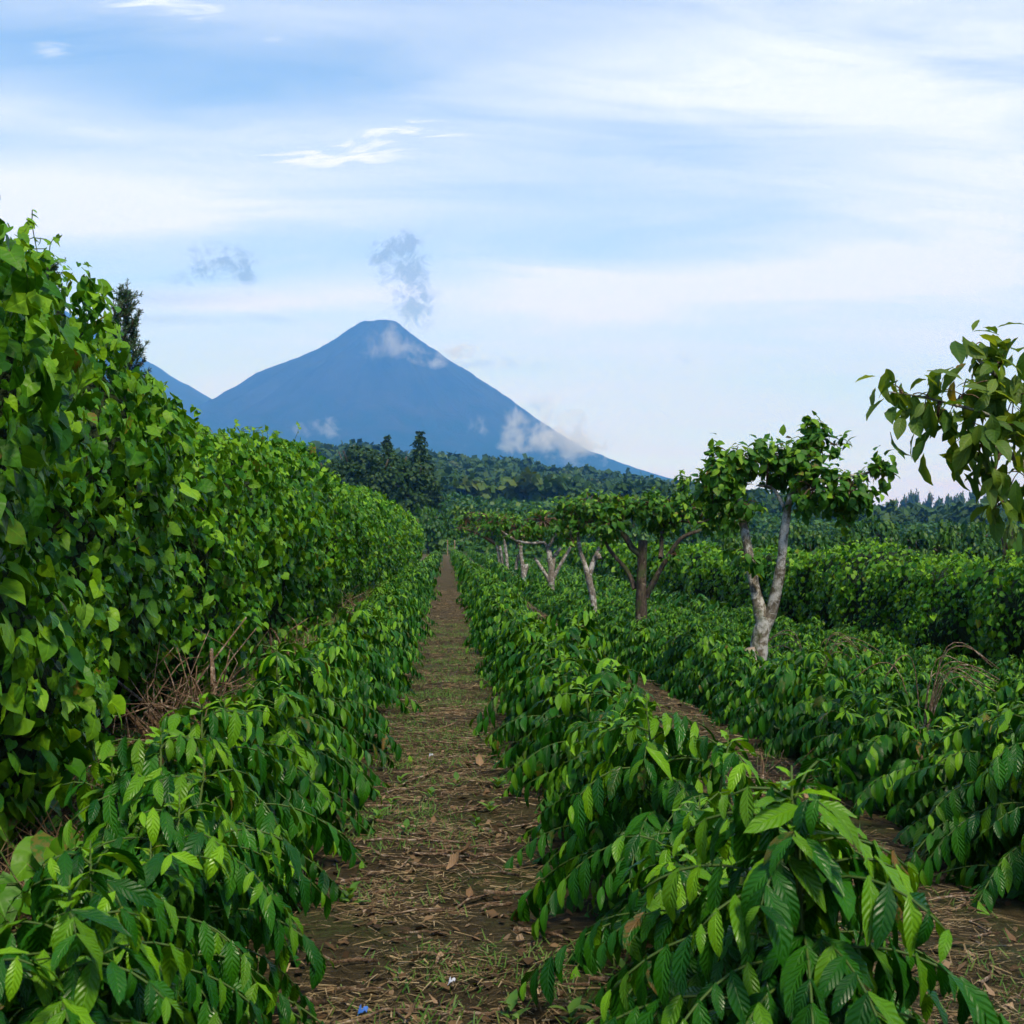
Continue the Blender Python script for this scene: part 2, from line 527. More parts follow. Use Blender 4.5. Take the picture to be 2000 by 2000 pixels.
def ground_z(x, y):
    x, y = np.asarray(x, float), np.asarray(y, float)
    side = -0.125 * np.clip(x - 1.9, 0, 12) * sstep(x, 1.7, 3.2)
    side = side - 0.46 * sstep(x, 2.2, 3.2) * (1 - 0.65 * sstep(x, 6, 11)) * sstep(y, 11, 26) * (1 - sstep(y, 48, 120))
    yy = np.maximum(y, 30.0)
    px = 872 + FPX * np.arctan2(x, yy)
    rise = 14.5 * sstep(y, 165, 470) * (1 - 0.55 * sstep(px, 1100, 1800))
    rh = (1060 - np.interp(px, RIDGE_PX, RIDGE_PY)) / FPX * RIDGE_D + 1.7 - 10.5
    hill = (rh - rise) * sstep(y, 430, RIDGE_D) * (1 - 0.75 * sstep(y, 1250, 3200))
    soft = 0.05 * np.sin(x * 0.9 + y * 0.23) * sstep(y, 20, 60)
    return side + rise + hill + soft


def gz(x, y):
    return float(ground_z(x, y))


def cat(*a):
    return np.unique(np.round(np.concatenate(a), 3))


gx = cat(-np.geomspace(300, 6200, 22), np.linspace(-300, -12, 50), np.concatenate([np.arange(-12, -4, 0.4), np.arange(-4, 6, 0.12), np.arange(6, 15, 0.4)]), np.linspace(15, 300, 60), np.geomspace(300, 6200, 22))
gy = cat(-np.geomspace(5, 3500, 12), np.concatenate([np.arange(-5, 3, 0.5), np.arange(3, 18, 0.12), np.arange(18, 22, 0.25)]), np.arange(22, 60, 0.6), np.arange(60, 200, 2.5), np.arange(200, 2000, 22), np.geomspace(2000, 11900, 22))
XX, YY = np.meshgrid(gx, gy)
ZZ = ground_z(XX, YY)
near = (np.abs(XX - 1) < 13) & (YY > -5) & (YY < 60)
zf, xf, yf = ZZ.ravel(), XX.ravel(), YY.ravel()
for i in np.nonzero(near.ravel())[0]:
    x, y = xf[i], yf[i]
    zf[i] += 0.012 * mnoise.noise((x * 19, y * 19, 8)) + 0.045 * mnoise.noise((x * 1.3, y * 1.3, 0)) + 0.028 * mnoise.noise((x * 4.1, y * 4.1, 3)) + 0.012 * mnoise.noise((x * 11, y * 11, 5))
nx_, ny_ = len(gx), len(gy)
ii = (np.arange(ny_ - 1)[:, None] * nx_ + np.arange(nx_ - 1)[None]).ravel()
gq = np.stack([ii, ii + 1, ii + nx_ + 1, ii + nx_], 1)

M_GROUND, T = new_mat('field_soil')
g = T.node('ShaderNodeNewGeometry').outputs['Position']
gxn, gyn, gzn = T.sep(g)
n1 = T.noise(g, 1.1, 5, 0.6)
n2 = T.noise(T.vmul(g, (1.0, 2.2, 1)), 9, 6, 0.7, 0.6)
n3 = T.noise(g, 60, 4, 0.7)
soil = T.ramp(n2, [(0.25, (0.020, 0.016, 0.006)), (0.5, (0.060, 0.044, 0.018)), (0.68, (0.120, 0.092, 0.042)), (0.85, (0.22, 0.17, 0.085))])
soil = T.mix(T.smooth(n3, 0.55, 0.72, 0.0, 0.55), soil, (0.24, 0.165, 0.10))
grassy = T.math('MULTIPLY', T.smooth(n1, 0.48, 0.66), T.smooth(n3, 0.35, 0.6))
soil = T.mix(T.math('MULTIPLY', grassy, 0.75), soil, (0.062, 0.095, 0.016))
# the trodden path is drier and paler further along
soil = T.mix(T.smooth(gyn, 10.0, 40.0, 0.0, 0.5), soil, T.ramp(T.noise(T.vmul(g, (1.0, 0.5, 1)), 3.0, 6, 0.7), [(0.3, (0.055, 0.045, 0.020)), (0.5, (0.11, 0.083, 0.045)), (0.7, (0.20, 0.145, 0.085))]))
greens = T.mix(T.noise(g, 0.05, 6, 0.7), (0.022, 0.055, 0.014), (0.05, 0.09, 0.02))
land = T.math('MAXIMUM', T.smooth(gyn, 178, 190), T.math('MAXIMUM', T.smooth(gxn, 14.5, 17), T.smooth(gxn, -4.5, -6.0)))
soil = T.mix(land, soil, greens)
hb = T.math('ADD', n2, T.math('MULTIPLY', n3, 0.5))
finish(T, principled(T, soil, 0.95, 0.15, T.bump(hb, 1.0, 0.09)))
ground = link('ground', mesh_np('ground', np.stack([xf, yf, zf], 1), gq, M_GROUND))
tag(ground, kind='structure')


def gnear(x, y):
    return gz(x, y) + 0.045 * mnoise.noise((x * 1.3, y * 1.3, 0)) + 0.028 * mnoise.noise((x * 4.1, y * 4.1, 3))


# ------------------------------------------------------------------ tubes (limbs, twigs, sticks)
def tube_geo(pts, rad, sides=6, wob=0.0):
    pts = [Vector(p) for p in pts]
    n = len(pts)
    if isinstance(rad, (int, float)):
        rad = [rad] * n
    V = []
    ref = Vector((0.31, 0.21, 0.93))
    for i, p in enumerate(pts):
        t = (pts[min(i + 1, n - 1)] - pts[max(i - 1, 0)]).normalized()
        a = t.cross(ref)
        if a.length < 0.1:
            a = t.cross(Vector((1, 0, 0)))
        a.normalize()
        b = t.cross(a)
        for k in range(sides):
            an = 2 * math.pi * k / sides
            r = rad[i]
            if wob:
                r *= 1 + wob * mnoise.noise(p * 5.0 + Vector((math.cos(an), math.sin(an), 0)) * 1.3)
            V.append(p + (a * math.cos(an) + b * math.sin(an)) * r)
    F = []
    for i in range(n - 1):
        for k in range(sides):
            k2 = (k + 1) % sides
            F.append((i * sides + k, i * sides + k2, (i + 1) * sides + k2, (i + 1) * sides + k))
    # end caps as fans of quads to a centre point
    for base, p in ((0, pts[0]), ((n - 1) * sides, pts[-1])):
        c = len(V)
        V.append(p)
        for k in range(0, sides, 2):
            F.append((base + k, base + (k + 1) % sides, base + (k + 2) % sides, c))
    return V, F


def tubes_mesh(name, tubes, mat, smooth=True):
    V, F = [], []
    for tb in tubes:
        v, f = tube_geo(*tb)
        o = len(V)
        V += v
        F += [tuple(i + o for i in q) for q in f]
    return mesh_np(name, np.array([tuple(v) for v in V]), np.array(F), mat, smooth=smooth)


def curve_pts(pts, n):
    """Catmull-Rom through the points."""
    pts = [Vector(p) for p in pts]
    q = [pts[0] * 2 - pts[1]] + pts + [pts[-1] * 2 - pts[-2]]
    out = []
    for i in range(1, len(q) - 2):
        for k in range(n):
            t = k / n
            a, b, c, d = q[i - 1], q[i], q[i + 1], q[i + 2]
            out.append(0.5 * ((2 * b) + (c - a) * t + (2 * a - 5 * b + 4 * c - d) * t * t + (3 * b - a - 3 * c + d) * t ** 3))
    out.append(pts[-1])
    return out


# ------------------------------------------------------------------ coffee bushes
def coffee_plan(seed, dense=1.0, hgt=0.74):
    """Leaf frames and twig curves of one bush about its foot."""
    r = np.random.default_rng(seed)
    pos, dr, nr, sz, yg, twigs, own = [], [], [], [], [], [], []
    nbr = 0
    stems = [(r.uniform(-.05, .05), r.uniform(-.1, .1)), (r.uniform(-.1, .1), r.uniform(-.24, .24))]
    for si, (sx0, sy0) in enumerate(stems):
        H = hgt * (1.0 if si == 0 else r.uniform(0.8, 0.95))
        lean = Vector((r.uniform(-.12, .12), r.uniform(-.12, .12), 0))
        base = Vector((sx0 * 0.3, sy0 * 0.3, -0.04))
        top = Vector((sx0, sy0, H)) + lean * H
        stem = [base.lerp(top, t) for t in np.linspace(0, 1, 5)]
        twigs.append(('stem', stem, [0.014, 0.012, 0.009, 0.006, 0.003]))
        nb = int((23 if si == 0 else 18) * dense)
        a0 = r.uniform(0, 6.28)
        for b in range(nb):
            f = 0.08 + 0.92 * ((b + r.uniform(0, 0.8)) / nb) ** 0.8
            p0 = base.lerp(top, f)
            an = a0 + b * 2.4 + r.uniform(-.3, .3)
            ln = (0.76 * (1 - f) ** 1.1 + 0.15) * r.uniform(0.78, 1.15)
            out = Vector((math.cos(an), math.sin(an), 0))
            up = r.uniform(0.25, 0.75) * (0.45 + 0.75 * f)
            pts = []
            p = p0.copy()
            npair = max(3, int(round(ln / 0.045)))
            for k in range(npair + 1):
                pts.append(p.copy())
                t = k / npair
                step = (out * math.cos(up * 1.2 - t * 1.3) + Vector((0, 0, 1)) * math.sin(up * 1.2 - t * (1.35 + 0.75 * (1 - f))))
                p = p + step * (ln / npair)
            twigs.append(('branch', [q - Vector((0, 0, 0.006)) for q in pts], [0.004] + [0.003] * (npair - 1) + [0.0015]))
            for k in range(1, npair + 1):
                tg = (pts[k] - pts[k - 1]).normalized()
                sd_ = tg.cross(Vector((0, 0, 1)))
                if sd_.length < 0.2:
                    sd_ = Vector((-math.sin(an), math.cos(an), 0))
                sd_.normalize()
                tip = k == npair
                for s in (-1, 1):
                    if r.random() < 0.06:
                        continue
                    hang = r.uniform(0.25, 1.5) * (0.5 if tip else 1.0)
                    d = sd_ * s * r.uniform(0.6, 1.0) + tg * r.uniform(0.2, 0.8) + out * 0.15 - Vector((0, 0, hang))
                    n = out * 0.55 + Vector((0, 0, 0.9)) + sd_ * s * 0.3 + Vector(r.normal(0, 0.22, 3))
                    pos.append(pts[k])
                    own.append(nbr)
                    dr.append(d)
                    nr.append(n)
                    young = (0.75 if r.random() < 0.5 else 0.4) if tip and r.random() < 0.7 else (0.36 if r.random() < 0.14 else 0.0)
                    if pts[k].z > 0.5 and r.random() < 0.20:  # crest leaves tinted lighter as well, painting the bush's lit top into their colour
                        young = max(young, r.uniform(0.35, 0.75))
                    yg.append(young)
                    sz.append((0.088 if tip else 0.121) * r.uniform(0.6, 1.3))
            nbr += 1
        # growing tip: a rosette of young leaves
        for k in range(7):
            an = k * 2.2 + r.uniform(-.3, .3)
            o = Vector((math.cos(an), math.sin(an), 0))
            pos.append(top + Vector((0, 0, 0.009 * k - 0.03)))
            own.append(-1)
            dr.append(o + Vector((0, 0, 0.1 + 0.16 * k)))
            nr.append(Vector((0, 0, 1)) - o * 0.4)
            sz.append((0.125 - 0.012 * k) * r.uniform(0.85, 1.15))
            yg.append(min(1.0, 0.5 + 0.09 * k))
        twigs.append(('stem', [top, top + Vector((0, 0, 0.05))], [0.003, 0.002]))
    return frames(np.array([tuple(p) for p in pos]), np.array([tuple(p) for p in dr]), np.array([tuple(p) for p in nr]), np.array(sz)), np.array(yg), twigs, np.array(own)


COFFEE_MESH = [[single('coffee_leaf', b, M_COFFEE, y) for b in COFFEE_HI] for y in (0.0, 0.45, 0.9)]
NPLAN = 7
PLANS = [coffee_plan(100 + i) for i in range(NPLAN)]
STEM_MESH, BRANCH_MESH, CROWN_MESH, INNER_MESH, OUTER = [], [], [], [], []
for i, (M, yg, tw, _o) in enumerate(PLANS):
    STEM_MESH.append(tubes_mesh('coffee_stem', [(p, r, 5) for k, p, r in tw if k == 'stem'], M_GREENSTEM))
    BRANCH_MESH.append([tubes_mesh('coffee_branch', [(p, r, 4)], M_GREENSTEM) for k, p, r in tw if k == 'branch'])
    CROWN_MESH.append(joined('coffee_crown', COFFEE_MID, M, M_COFFEE, None, yg))
    c = M[:, :3, 3] + M[:, :3, 1] * 0.5
    far_out = np.hypot(c[:, 0], c[:, 1]) / 0.65 + np.abs(c[:, 2] - 0.3) / 0.5
    order = np.argsort(-far_out)
    OUTER.append(order[:280])
    INNER_MESH.append(joined('inner_foliage', COFFEE_MID, M[order[280:]], M_COFFEE, None, yg[order[280:]]))

ROWS = [  # x of the row, start, label, group
    (-1.03, 'young coffee bush in the row between the tall vine hedge and the long dirt path', 'coffee bushes beside the tall vine hedge'),
    (1.03, 'young coffee bush in the row between the long dirt path and the next bare lane', 'coffee bushes between the two dirt lanes'),
    (3.12, 'young coffee bush in the row at the feet of the pruned shade trees', 'coffee bushes along the shade trees'),
    (5.2, 'young coffee bush in the row just behind the pruned shade trees', 'coffee bushes behind the shade trees'),
    (7.25, 'young coffee bush two rows behind the pruned shade trees', 'coffee bushes two rows behind the shade trees'),
    (9.3, 'young coffee bush in the row at the foot of the low vine hedge', 'coffee bushes beside the low vine hedge'),
]
spots = []
SP = 0.70
for ri, (rx, lab, grp) in enumerate(ROWS):
    y = 2.9 if ri < 2 else rx * FPX / 1128 - 0.6
    y += [0.5, 0.8, 0, 0, 0, 0][ri]
    while y < 178:
        if not (ri == 0 and y > 150):
            spots.append((ri, rx + rng.normal(0, 0.05), y + rng.normal(0, 0.06), rng.uniform(0.86, 1.16)))
        y += SP if y < 70 else SP * 1.25
spots.sort(key=lambda s: s[2])
near_spots, far_spots = spots[:300], spots[300:]
NEAR_LEAF_D = 11.0
for i, (ri, x, y, s) in enumerate(near_spots):
    k = (i * 5 + ri * 3) % NPLAN
    s *= (1.14, 1.16, 1.16, 1.14, 1.12, 1.12)[ri] - 0.05 * min(1.0, max(0.0, (y - 7.0) / 5.0))
    root = link('coffee_bush', None, None, (x, y, gnear(x, y)), rng.uniform(0, 6.28), (s * rng.uniform(0.95, 1.08), s, s * rng.uniform(0.88, 1.08)))
    tag(root, ROWS[ri][1], 'coffee bush', ROWS[ri][2])
    if y < NEAR_LEAF_D:
        stem_o = link('stem', STEM_MESH[k], root)
        br = [link('branch', bm, root) for bm in BRANCH_MESH[k]]
        leaf_objects([br[b] if b >= 0 else stem_o for b in PLANS[k][3][OUTER[k]]], COFFEE_MESH, PLANS[k][0][OUTER[k]], PLANS[k][1][OUTER[k]])
        tag(link('inner_foliage', INNER_MESH[k], root), kind='stuff')
    else:
        if y < 24:
            link('stem', STEM_MESH[k], root)
        tag(link('foliage', CROWN_MESH[k], root), kind='stuff')

Ms, lys = [], []
for (ri, x, y, s) in far_spots:
    M, yg, _, _ = PLANS[rng.integers(NPLAN)]
    pick = rng.permutation(len(M))[:88]
    a = rng.uniform(0, 6.28)
    T4 = np.array(Matrix.Translation((x, y, gz(x, y))) @ Matrix.Rotation(a, 4, 'Z') @ Matrix.Scale(s * 1.06, 4))
    S4 = M[pick].copy()
    S4[:, :3, :3] *= 2.1
    Ms.append(T4[None] @ S4)
    lys.append(yg[pick])
far = link('coffee_rows', joined('coffee_rows', COFFEE_LO, np.concatenate(Ms), M_COFFEE, None, np.concatenate(lys)))
tag(far, 'far coffee bushes of the same rows running together towards the end of the path', 'coffee bushes', None, 'stuff')


# ------------------------------------------------------------------ vine hedges
def fbm(x, y, z):
    return mnoise.noise((x, y, z)) + 0.5 * mnoise.noise((x * 2.1, y * 2.1, z * 2.1 + 7))


def hedge(name, label, xface, side, y0, y1, hfun, thick, seed, dens, size, keep=300, near_cut=9.0):
    """Wall of vines; side = +1 when its visible face looks to +x."""
    r = np.random.default_rng(seed)
    root = link(name, None, None, (xface - side * thick * 0.5, y0, gz(xface, y0)))
    inv = -np.array(root.location)

    def surf(y, s):
        """s 0..1 up the face, 1..1.6 over the top; returns point, outward normal."""
        h = hfun(y)
        zb = gz(xface, y)
        if s <= 1:
            z = h * s
            bulge = 0.32 * math.sin(min(1, s * 1.02) * math.pi * 0.9) - (1.21 if side < 0 else 2.3) * max(0, s - 0.72) ** 1.5
            bulge -= 0.12 * max(0, 0.38 - s) / 0.38
            n = Vector((side * (1 - 0.65 * max(0, s - 0.6) / 0.4), -0.15, 0.12 + 1.1 * max(0, s - 0.6)))
            if side > 0:
                bulge -= 0.62 * math.exp(-((y - 11.9) / 1.5) ** 2) * max(0.0, 1 - 2.0 * s)
                bulge += 0.34 * (1 - min(1.0, max(0.0, (y - 7.5) / 3.0))) * max(0.0, 1 - 1.7 * s)
            x = xface + side * bulge
        else:
            z = h * (1 - 0.10 * (s - 1) ** 2)
            x = xface - side * ((0.26 if side < 0 else 0.42) + (s - 1) / 0.6 * (thick - 0.5))
            n = Vector((side * 0.25, -0.15, 1.0))
        lump = 0.50 * fbm(y * 0.5 + seed, z * 0.7, x * 0.4) + 0.26 * mnoise.noise((y * 2.2, z * 2.2, seed))
        n.normalize()
        p = Vector((x, y, zb + z)) + n * lump
        return p, n, lump

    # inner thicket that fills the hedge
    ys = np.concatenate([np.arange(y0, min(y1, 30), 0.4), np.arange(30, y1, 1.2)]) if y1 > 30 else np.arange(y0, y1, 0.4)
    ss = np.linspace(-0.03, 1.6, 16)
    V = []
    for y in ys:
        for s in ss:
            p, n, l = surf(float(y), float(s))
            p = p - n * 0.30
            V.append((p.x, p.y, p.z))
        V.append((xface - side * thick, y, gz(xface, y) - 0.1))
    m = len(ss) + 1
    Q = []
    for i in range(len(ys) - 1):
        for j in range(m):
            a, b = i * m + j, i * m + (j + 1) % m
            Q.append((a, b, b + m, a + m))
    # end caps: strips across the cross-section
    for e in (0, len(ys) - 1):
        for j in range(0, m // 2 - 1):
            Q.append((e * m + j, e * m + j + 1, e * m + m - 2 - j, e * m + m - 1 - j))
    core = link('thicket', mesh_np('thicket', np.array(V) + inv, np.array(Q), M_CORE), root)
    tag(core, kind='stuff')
    pos, dr, nr, sz, yg, tone = [], [], [], [], [], []
    y = y0
    while y < y1:
        dy = 0.25
        d = max(y, 6.0)
        grow = max(1.0, d / 34.0) ** 0.8
        cnt = dens * dy * hfun(y) * 1.45 / grow ** 1.8
        for _ in range(int(cnt + r.random())):
            yy = y + r.random() * dy
            s = r.random() * 1.5
            if s > 1.0 and r.random() < 0.35:
                s -= 0.5
            p, n, lump = surf(yy, s)
            depth_in = r.random() ** 2 * 0.36
            if fbm(yy * 1.25 + 20, p.z * 1.5, seed) < -0.56:
                if r.random() < 0.6:
                    continue
                depth_in += 0.18
            p = p - n * depth_in + Vector((0, 0, r.normal(0, 0.03)))
            nn = n * 0.85 + Vector((0, 0, 0.38)) + Vector(r.normal(0, 0.5, 3))
            dn = Vector((r.normal(0, 0.6), r.normal(0, 0.75), -0.85)) + n * r.uniform(-0.1, 0.75)
            if s > 1:
                dn = Vector((side * r.uniform(-.5, 1), r.normal(0, 0.7), -0.35))
            clump = fbm(yy * 0.9, s * 3.0, seed + 3.3)
            k = 1.0 + 0.22 * clump
            pos.append((p.x, p.y, p.z))
            dr.append(tuple(dn))
            nr.append(tuple(nn))
            sz.append(size * (r.uniform(0.4, 1.2) + (0.5 if r.random() < 0.06 else 0)) * grow * k)
            ty = 0.0
            q = r.random()
            if depth_in < 0.08 and q < 0.20 + 0.28 * max(0, clump) + (0.2 if s > 0.85 else 0):
                ty = r.uniform(0.25, 0.85)
            yg.append(ty)
            tone.append(min(0.99, max(0.0, 0.42 + 0.55 * fbm(yy * 0.35 + 5, s * 1.6, seed) + r.normal(0, 0.2))))
        y += dy
    # shoots standing free of the top
    shoots = []
    yy = y0
    while yy < min(y1, 45):
        p, n, l = surf(yy, r.uniform(0.85, 1.35))
        ln = r.uniform(0.10, 0.34)
        q = [p - n * 0.1, p + Vector((r.normal(0, .06), r.normal(0, .06), ln * 0.6)), p + Vector((r.normal(0, .14), r.normal(0, .14), ln * r.uniform(0.6, 1.1)))]
        c = curve_pts(q, 3)
        shoots.append(([tuple(Vector(v) + Vector(inv)) for v in c], 0.004, 4))
        for v in c[2:]:
            pos.append(tuple(v))
            dr.append((r.normal(0, 0.7), r.normal(0, 0.7), -0.4))
            nr.append((side * 0.4, -0.3, 0.8))
            sz.append(size * r.uniform(0.35, 0.85))
            yg.append(r.uniform(0.2, 0.8))
            tone.append(r.random())
        yy += r.uniform(0.15, 0.5)
    pos = np.array(pos) + inv
    M = frames(pos, np.array(dr), np.array(nr), np.array(sz), r.uniform(0.8, 1.1, len(pos)))
    yg = np.array(yg)
    wy = pos[:, 1] - inv[1]
    order = np.argsort(-(np.array(sz) / np.maximum(wy, 3.0)) * (wy > near_cut))
    near_i, rest = order[:keep], order[keep:]
    tag(link('shoots', tubes_mesh('vine_shoots', shoots, M_GREENSTEM), root), kind='stuff')
    leaf_objects(root, VINE_MESH, M[near_i], yg[near_i])
    tone = np.array(tone)
    cut = 19.0 if y0 < 10 else 27.0
    cut2 = 34.0
    for k, b in enumerate(HEART_NEAR + [HEART_MID, HEART_LO]):
        if k < 3:
            idx = rest[(wy[rest] < cut) & (rest % 3 == k)]
        else:
            idx = rest[(wy[rest] >= cut) & (wy[rest] < cut2)] if k == 3 else rest[wy[rest] >= max(cut, cut2)]
        if len(idx):
            tag(link('foliage', joined('vine_foliage', b, M[idx], M_VINE, tone[idx], yg[idx]), root), kind='stuff')
    tag(root, label, 'hedge')
    return root


VINE_MESH = [[single('vine_leaf', b, M_VINE, y) for b in HEART_HI] for y in (0.0, 0.45, 0.9)]
HD = np.array([4, 9.3, 10.2, 11.5, 12.1, 12.9, 15, 17.2, 20, 24.4, 27.7, 32, 53, 99, 130], float)
HH = np.array([4.0, 4.08, 3.78, 3.86, 3.14, 2.90, 2.92, 3.12, 3.32, 3.55, 3.40, 3.15, 3.5, 3.7, 3.4], float)
hedge('vine_hedge', 'tall green wall of heart-leaved vines running along the left of the coffee rows'.replace(' the left of', ''),
      -2.58, 1, 5.6, 128, lambda y: float(np.interp(y, HD, HH)), 1.7, 3, 215, 0.114, 300, 7.2)
hedge('vine_hedge', 'lower hedge of heart-leaved vines beyond the coffee rows behind the shade trees',
      11.6, -1, 23, 140, lambda y: 2.75 + 0.12 * math.sin(y * 0.5), 2.0, 9, 120, 0.13, 300, 20)


# ------------------------------------------------------------------ shade trees
def limb_mesh(name, limbs, mat, voxel, inv=Vector((0, 0, 0)), sides=10):
    tubes = []
    for pts, r0, r1 in limbs:
        c = curve_pts(pts, 5)
        n = len(c)
        rad = [(r0 + (r1 - r0) * (i / (n - 1))) * (1 + 0.10 * mnoise.noise(c[i] * 6.0)) for i in range(n)]
        tubes.append(([v + inv for v in c], rad, sides, 0.22))
    me = tubes_mesh(name, tubes, mat)
    return me


SHADE_MESH = [[single('shade_leaf', b, M_SHADE, y) for b in OVATE_HI] for y in (0.0, 0.45, 0.9)]
OVER_MESH = [[single('over_leaf', b, M_OVER, y) for b in LONG_HI] for y in (0.0, 0.45, 0.9)]


def crown_leaves(clumps, depth, size, r, hang=0.8, mult=1.7):
    """clumps: (px, py, rx, ry, ddepth, count) in photograph pixels at the tree's distance."""
    pos, dr, nr, sz, yg, cen, sprays = [], [], [], [], [], [], []
    for (px, py, rx, ry, dd, cnt) in clumps:
        if depth > 20:                      # the farther crowns are deep and full
            ry, cnt = ry * 1.35, int(cnt * 1.5)
        c = P(px, py - 0.30 * hang * size * FPX / depth, depth + dd)
        k = (depth + dd) / FPX
        ax = Vector((rx * k, (rx + ry) * 0.5 * k, ry * k))
        cen.append((c, ax))
        nt = max(2, int(cnt * mult) // 7)
        for t in range(nt):
            v = Vector(r.normal(0, 1, 3)).normalized() * r.uniform(0.45, 1.0)
            tw = Vector((c.x + v.x * ax.x, c.y + v.y * ax.y, c.z + v.z * ax.z))
            out = Vector((v.x, v.y, max(v.z, -0.2) + 0.25))
            sprays.append((c, tw))
            for q in range(7):
                p = tw + Vector(r.normal(0, 1, 3)) * size * (0.34 if q else 0.02)
                d = out * r.uniform(0.1, 0.9) + Vector(r.normal(0, 0.55, 3)) - Vector((0, 0, hang * r.uniform(0.3, 1.3)))
                n = out + Vector((0, -0.25, 0.7)) + Vector(r.normal(0, 0.3, 3))
                pos.append(tuple(p))
                dr.append(tuple(d))
                nr.append(tuple(n))
                sz.append(size * r.uniform(0.55, 1.2))
                yg.append(r.uniform(0.3, 0.9) if r.random() < (0.42 if v.z > 0.2 else 0.15) else 0.0)
    return np.array(pos), np.array(dr), np.array(nr), np.array(sz), np.array(yg), cen, sprays


def shade_tree(label, depth, limbs_px, clumps, size, bark, seed, individual=0, group='pruned shade trees in the coffee rows', hang=0.8, base=OVATE_MID, lmat=M_SHADE, lmesh=None, extra_twigs=3, mult=1.7, stubs=(), slim=0.8):
    """limbs_px: list of ([(px,py,ddepth)...], r0px, r1px)."""
    r = np.random.default_rng(seed)
    k = depth / FPX
    p0 = limbs_px[0][0][0]
    foot = P(p0[0], p0[1], depth + p0[2])
    foot.z = gz(foot.x, foot.y)
    root = link('shade_tree', None, None, foot)
    inv = -foot
    limbs = []
    for li, (pp, r0, r1) in enumerate(limbs_px):
        pts = [P(a, b, depth + c) for a, b, c in pp]
        if li == 0:
            pts = [foot - Vector((0, 0, 0.15))] + pts[1:]
        limbs.append((pts, r0 * k * slim, r1 * k * slim))
    tr = link('trunk', limb_mesh('trunk', limbs[:1], bark, 0, inv), root)
    for lb in limbs[1:]:
        link('limb', limb_mesh('limb', [lb], bark, 0, inv), root)
    for (pp, r0, r1) in stubs:
        pts = [P(a, b, depth + c) + inv for a, b, c in pp]
        st_ = link('cut_stub', tubes_mesh('cut_stub', [([pts[0], pts[0].lerp(pts[1], 0.5), pts[1]], [r0 * k, (r0 + r1) / 2 * k, r1 * k], 12, 0.15)], bark, False), root)
        d = (pts[1] - pts[0]).normalized()
        link('cut_face', tubes_mesh('cut_face', [([pts[1] - d * 0.004, pts[1] + d * 0.006], [r1 * k * 0.97] * 2, 12)], M_CUT, False), st_)
    pos, dr, nr, sz, yg, cen, sprays = crown_leaves(clumps, depth, size, r, hang, mult)
    # twigs from the nearest limb into every clump
    ends = [q for pts, a, b in limbs for q in curve_pts(pts, 5)[3:]]
    tw = []
    for c, ax in cen:
        e = min(ends, key=lambda q: (q - c).length)
        mid = e.lerp(c, 0.5) + Vector((0, 0, 0.05 * (c - e).length))
        tw.append(([v + inv for v in curve_pts([e, mid, c], 4)], [max(0.012, 2.6 * k)] * 4 + [max(0.009, 2.0 * k)] * 5, 6))
    for c, t_ in sprays:
        m_ = c.lerp(t_, 0.55) + Vector((0, 0, 0.12 * (t_ - c).length))
        tw.append(([v2 + inv for v2 in curve_pts([c, m_, t_], 3)], max(0.004, 0.9 * k), 4))
    tag(link('twigs', tubes_mesh('twigs', tw, M_TWIG_BROWN), root), kind='stuff')
    M = frames(pos + np.array(inv), dr, nr, sz)
    if individual:
        near_i = np.argsort(pos[:, 1] - sz)[:individual]
        rest = np.setdiff1d(np.arange(len(M)), near_i)
        leaf_objects(root, lmesh, M[near_i], yg[near_i])
    else:
        rest = np.arange(len(M))
    if len(rest):
        tag(link('foliage', joined('shade_foliage', base, M[rest], lmat, None, yg[rest]), root), kind='stuff')
    tag(root, label, 'tree', group)
    return root


# the forked tree with the lichen-white trunk
shade_tree('shade tree with a pale lichen-spotted trunk forking into a wide V and a sawn stub', 16.1,
           [([(1476, 1345, 0), (1480, 1290, 0), (1489, 1225, 0), (1492, 1205, 0)], 19, 17),
            ([(1490, 1230, 0), (1484, 1195, .02), (1470, 1130, .1), (1455, 1040, .15), (1440, 975, .2), (1420, 930, .2)], 15, 6),
            ([(1492, 1228, 0), (1508, 1190, -.02), (1524, 1110, -.1), (1533, 1030, -.1), (1545, 970, -.15), (1575, 920, -.2)], 14, 6),
            ([(1536, 1000, -.1), (1510, 955, .1), (1480, 948, .2)], 4, 2.5), ([(1545, 970, -.15), (1600, 940, -.2), (1690, 925, -.2)], 5, 2.5),
            ([(1545, 965, -.15), (1570, 900, -.1), (1590, 850, 0)], 5, 2.5)],
           [(1435, 905, 62, 40, .1, 105), (1500, 890, 50, 32, 0, 70), (1390, 960, 36, 42, .2, 56), (1440, 990, 42, 45, .1, 77), (1410, 930, 30, 30, -.2, 42),
            (1590, 850, 34, 30, 0, 49), (1560, 905, 52, 40, -.1, 77), (1590, 960, 70, 48, -.3, 119), (1660, 960, 52, 42, -.2, 84), (1715, 925, 30, 30, -.2, 35),
            (1640, 1000, 40, 30, .2, 42), (1472, 1096, 30, 22, -.2, 18), (1436, 1080, 16, 12, .2, 6), (1630, 875, 30, 14, 0, 14), (1525, 930, 40, 36, .2, 56)],
           0.135, M_BARK_PALE, 21, 300, lmesh=SHADE_MESH, mult=2.7, slim=0.92, stubs=[([(1480, 1330, -.03), (1463, 1268, -.08)], 13, 12)])
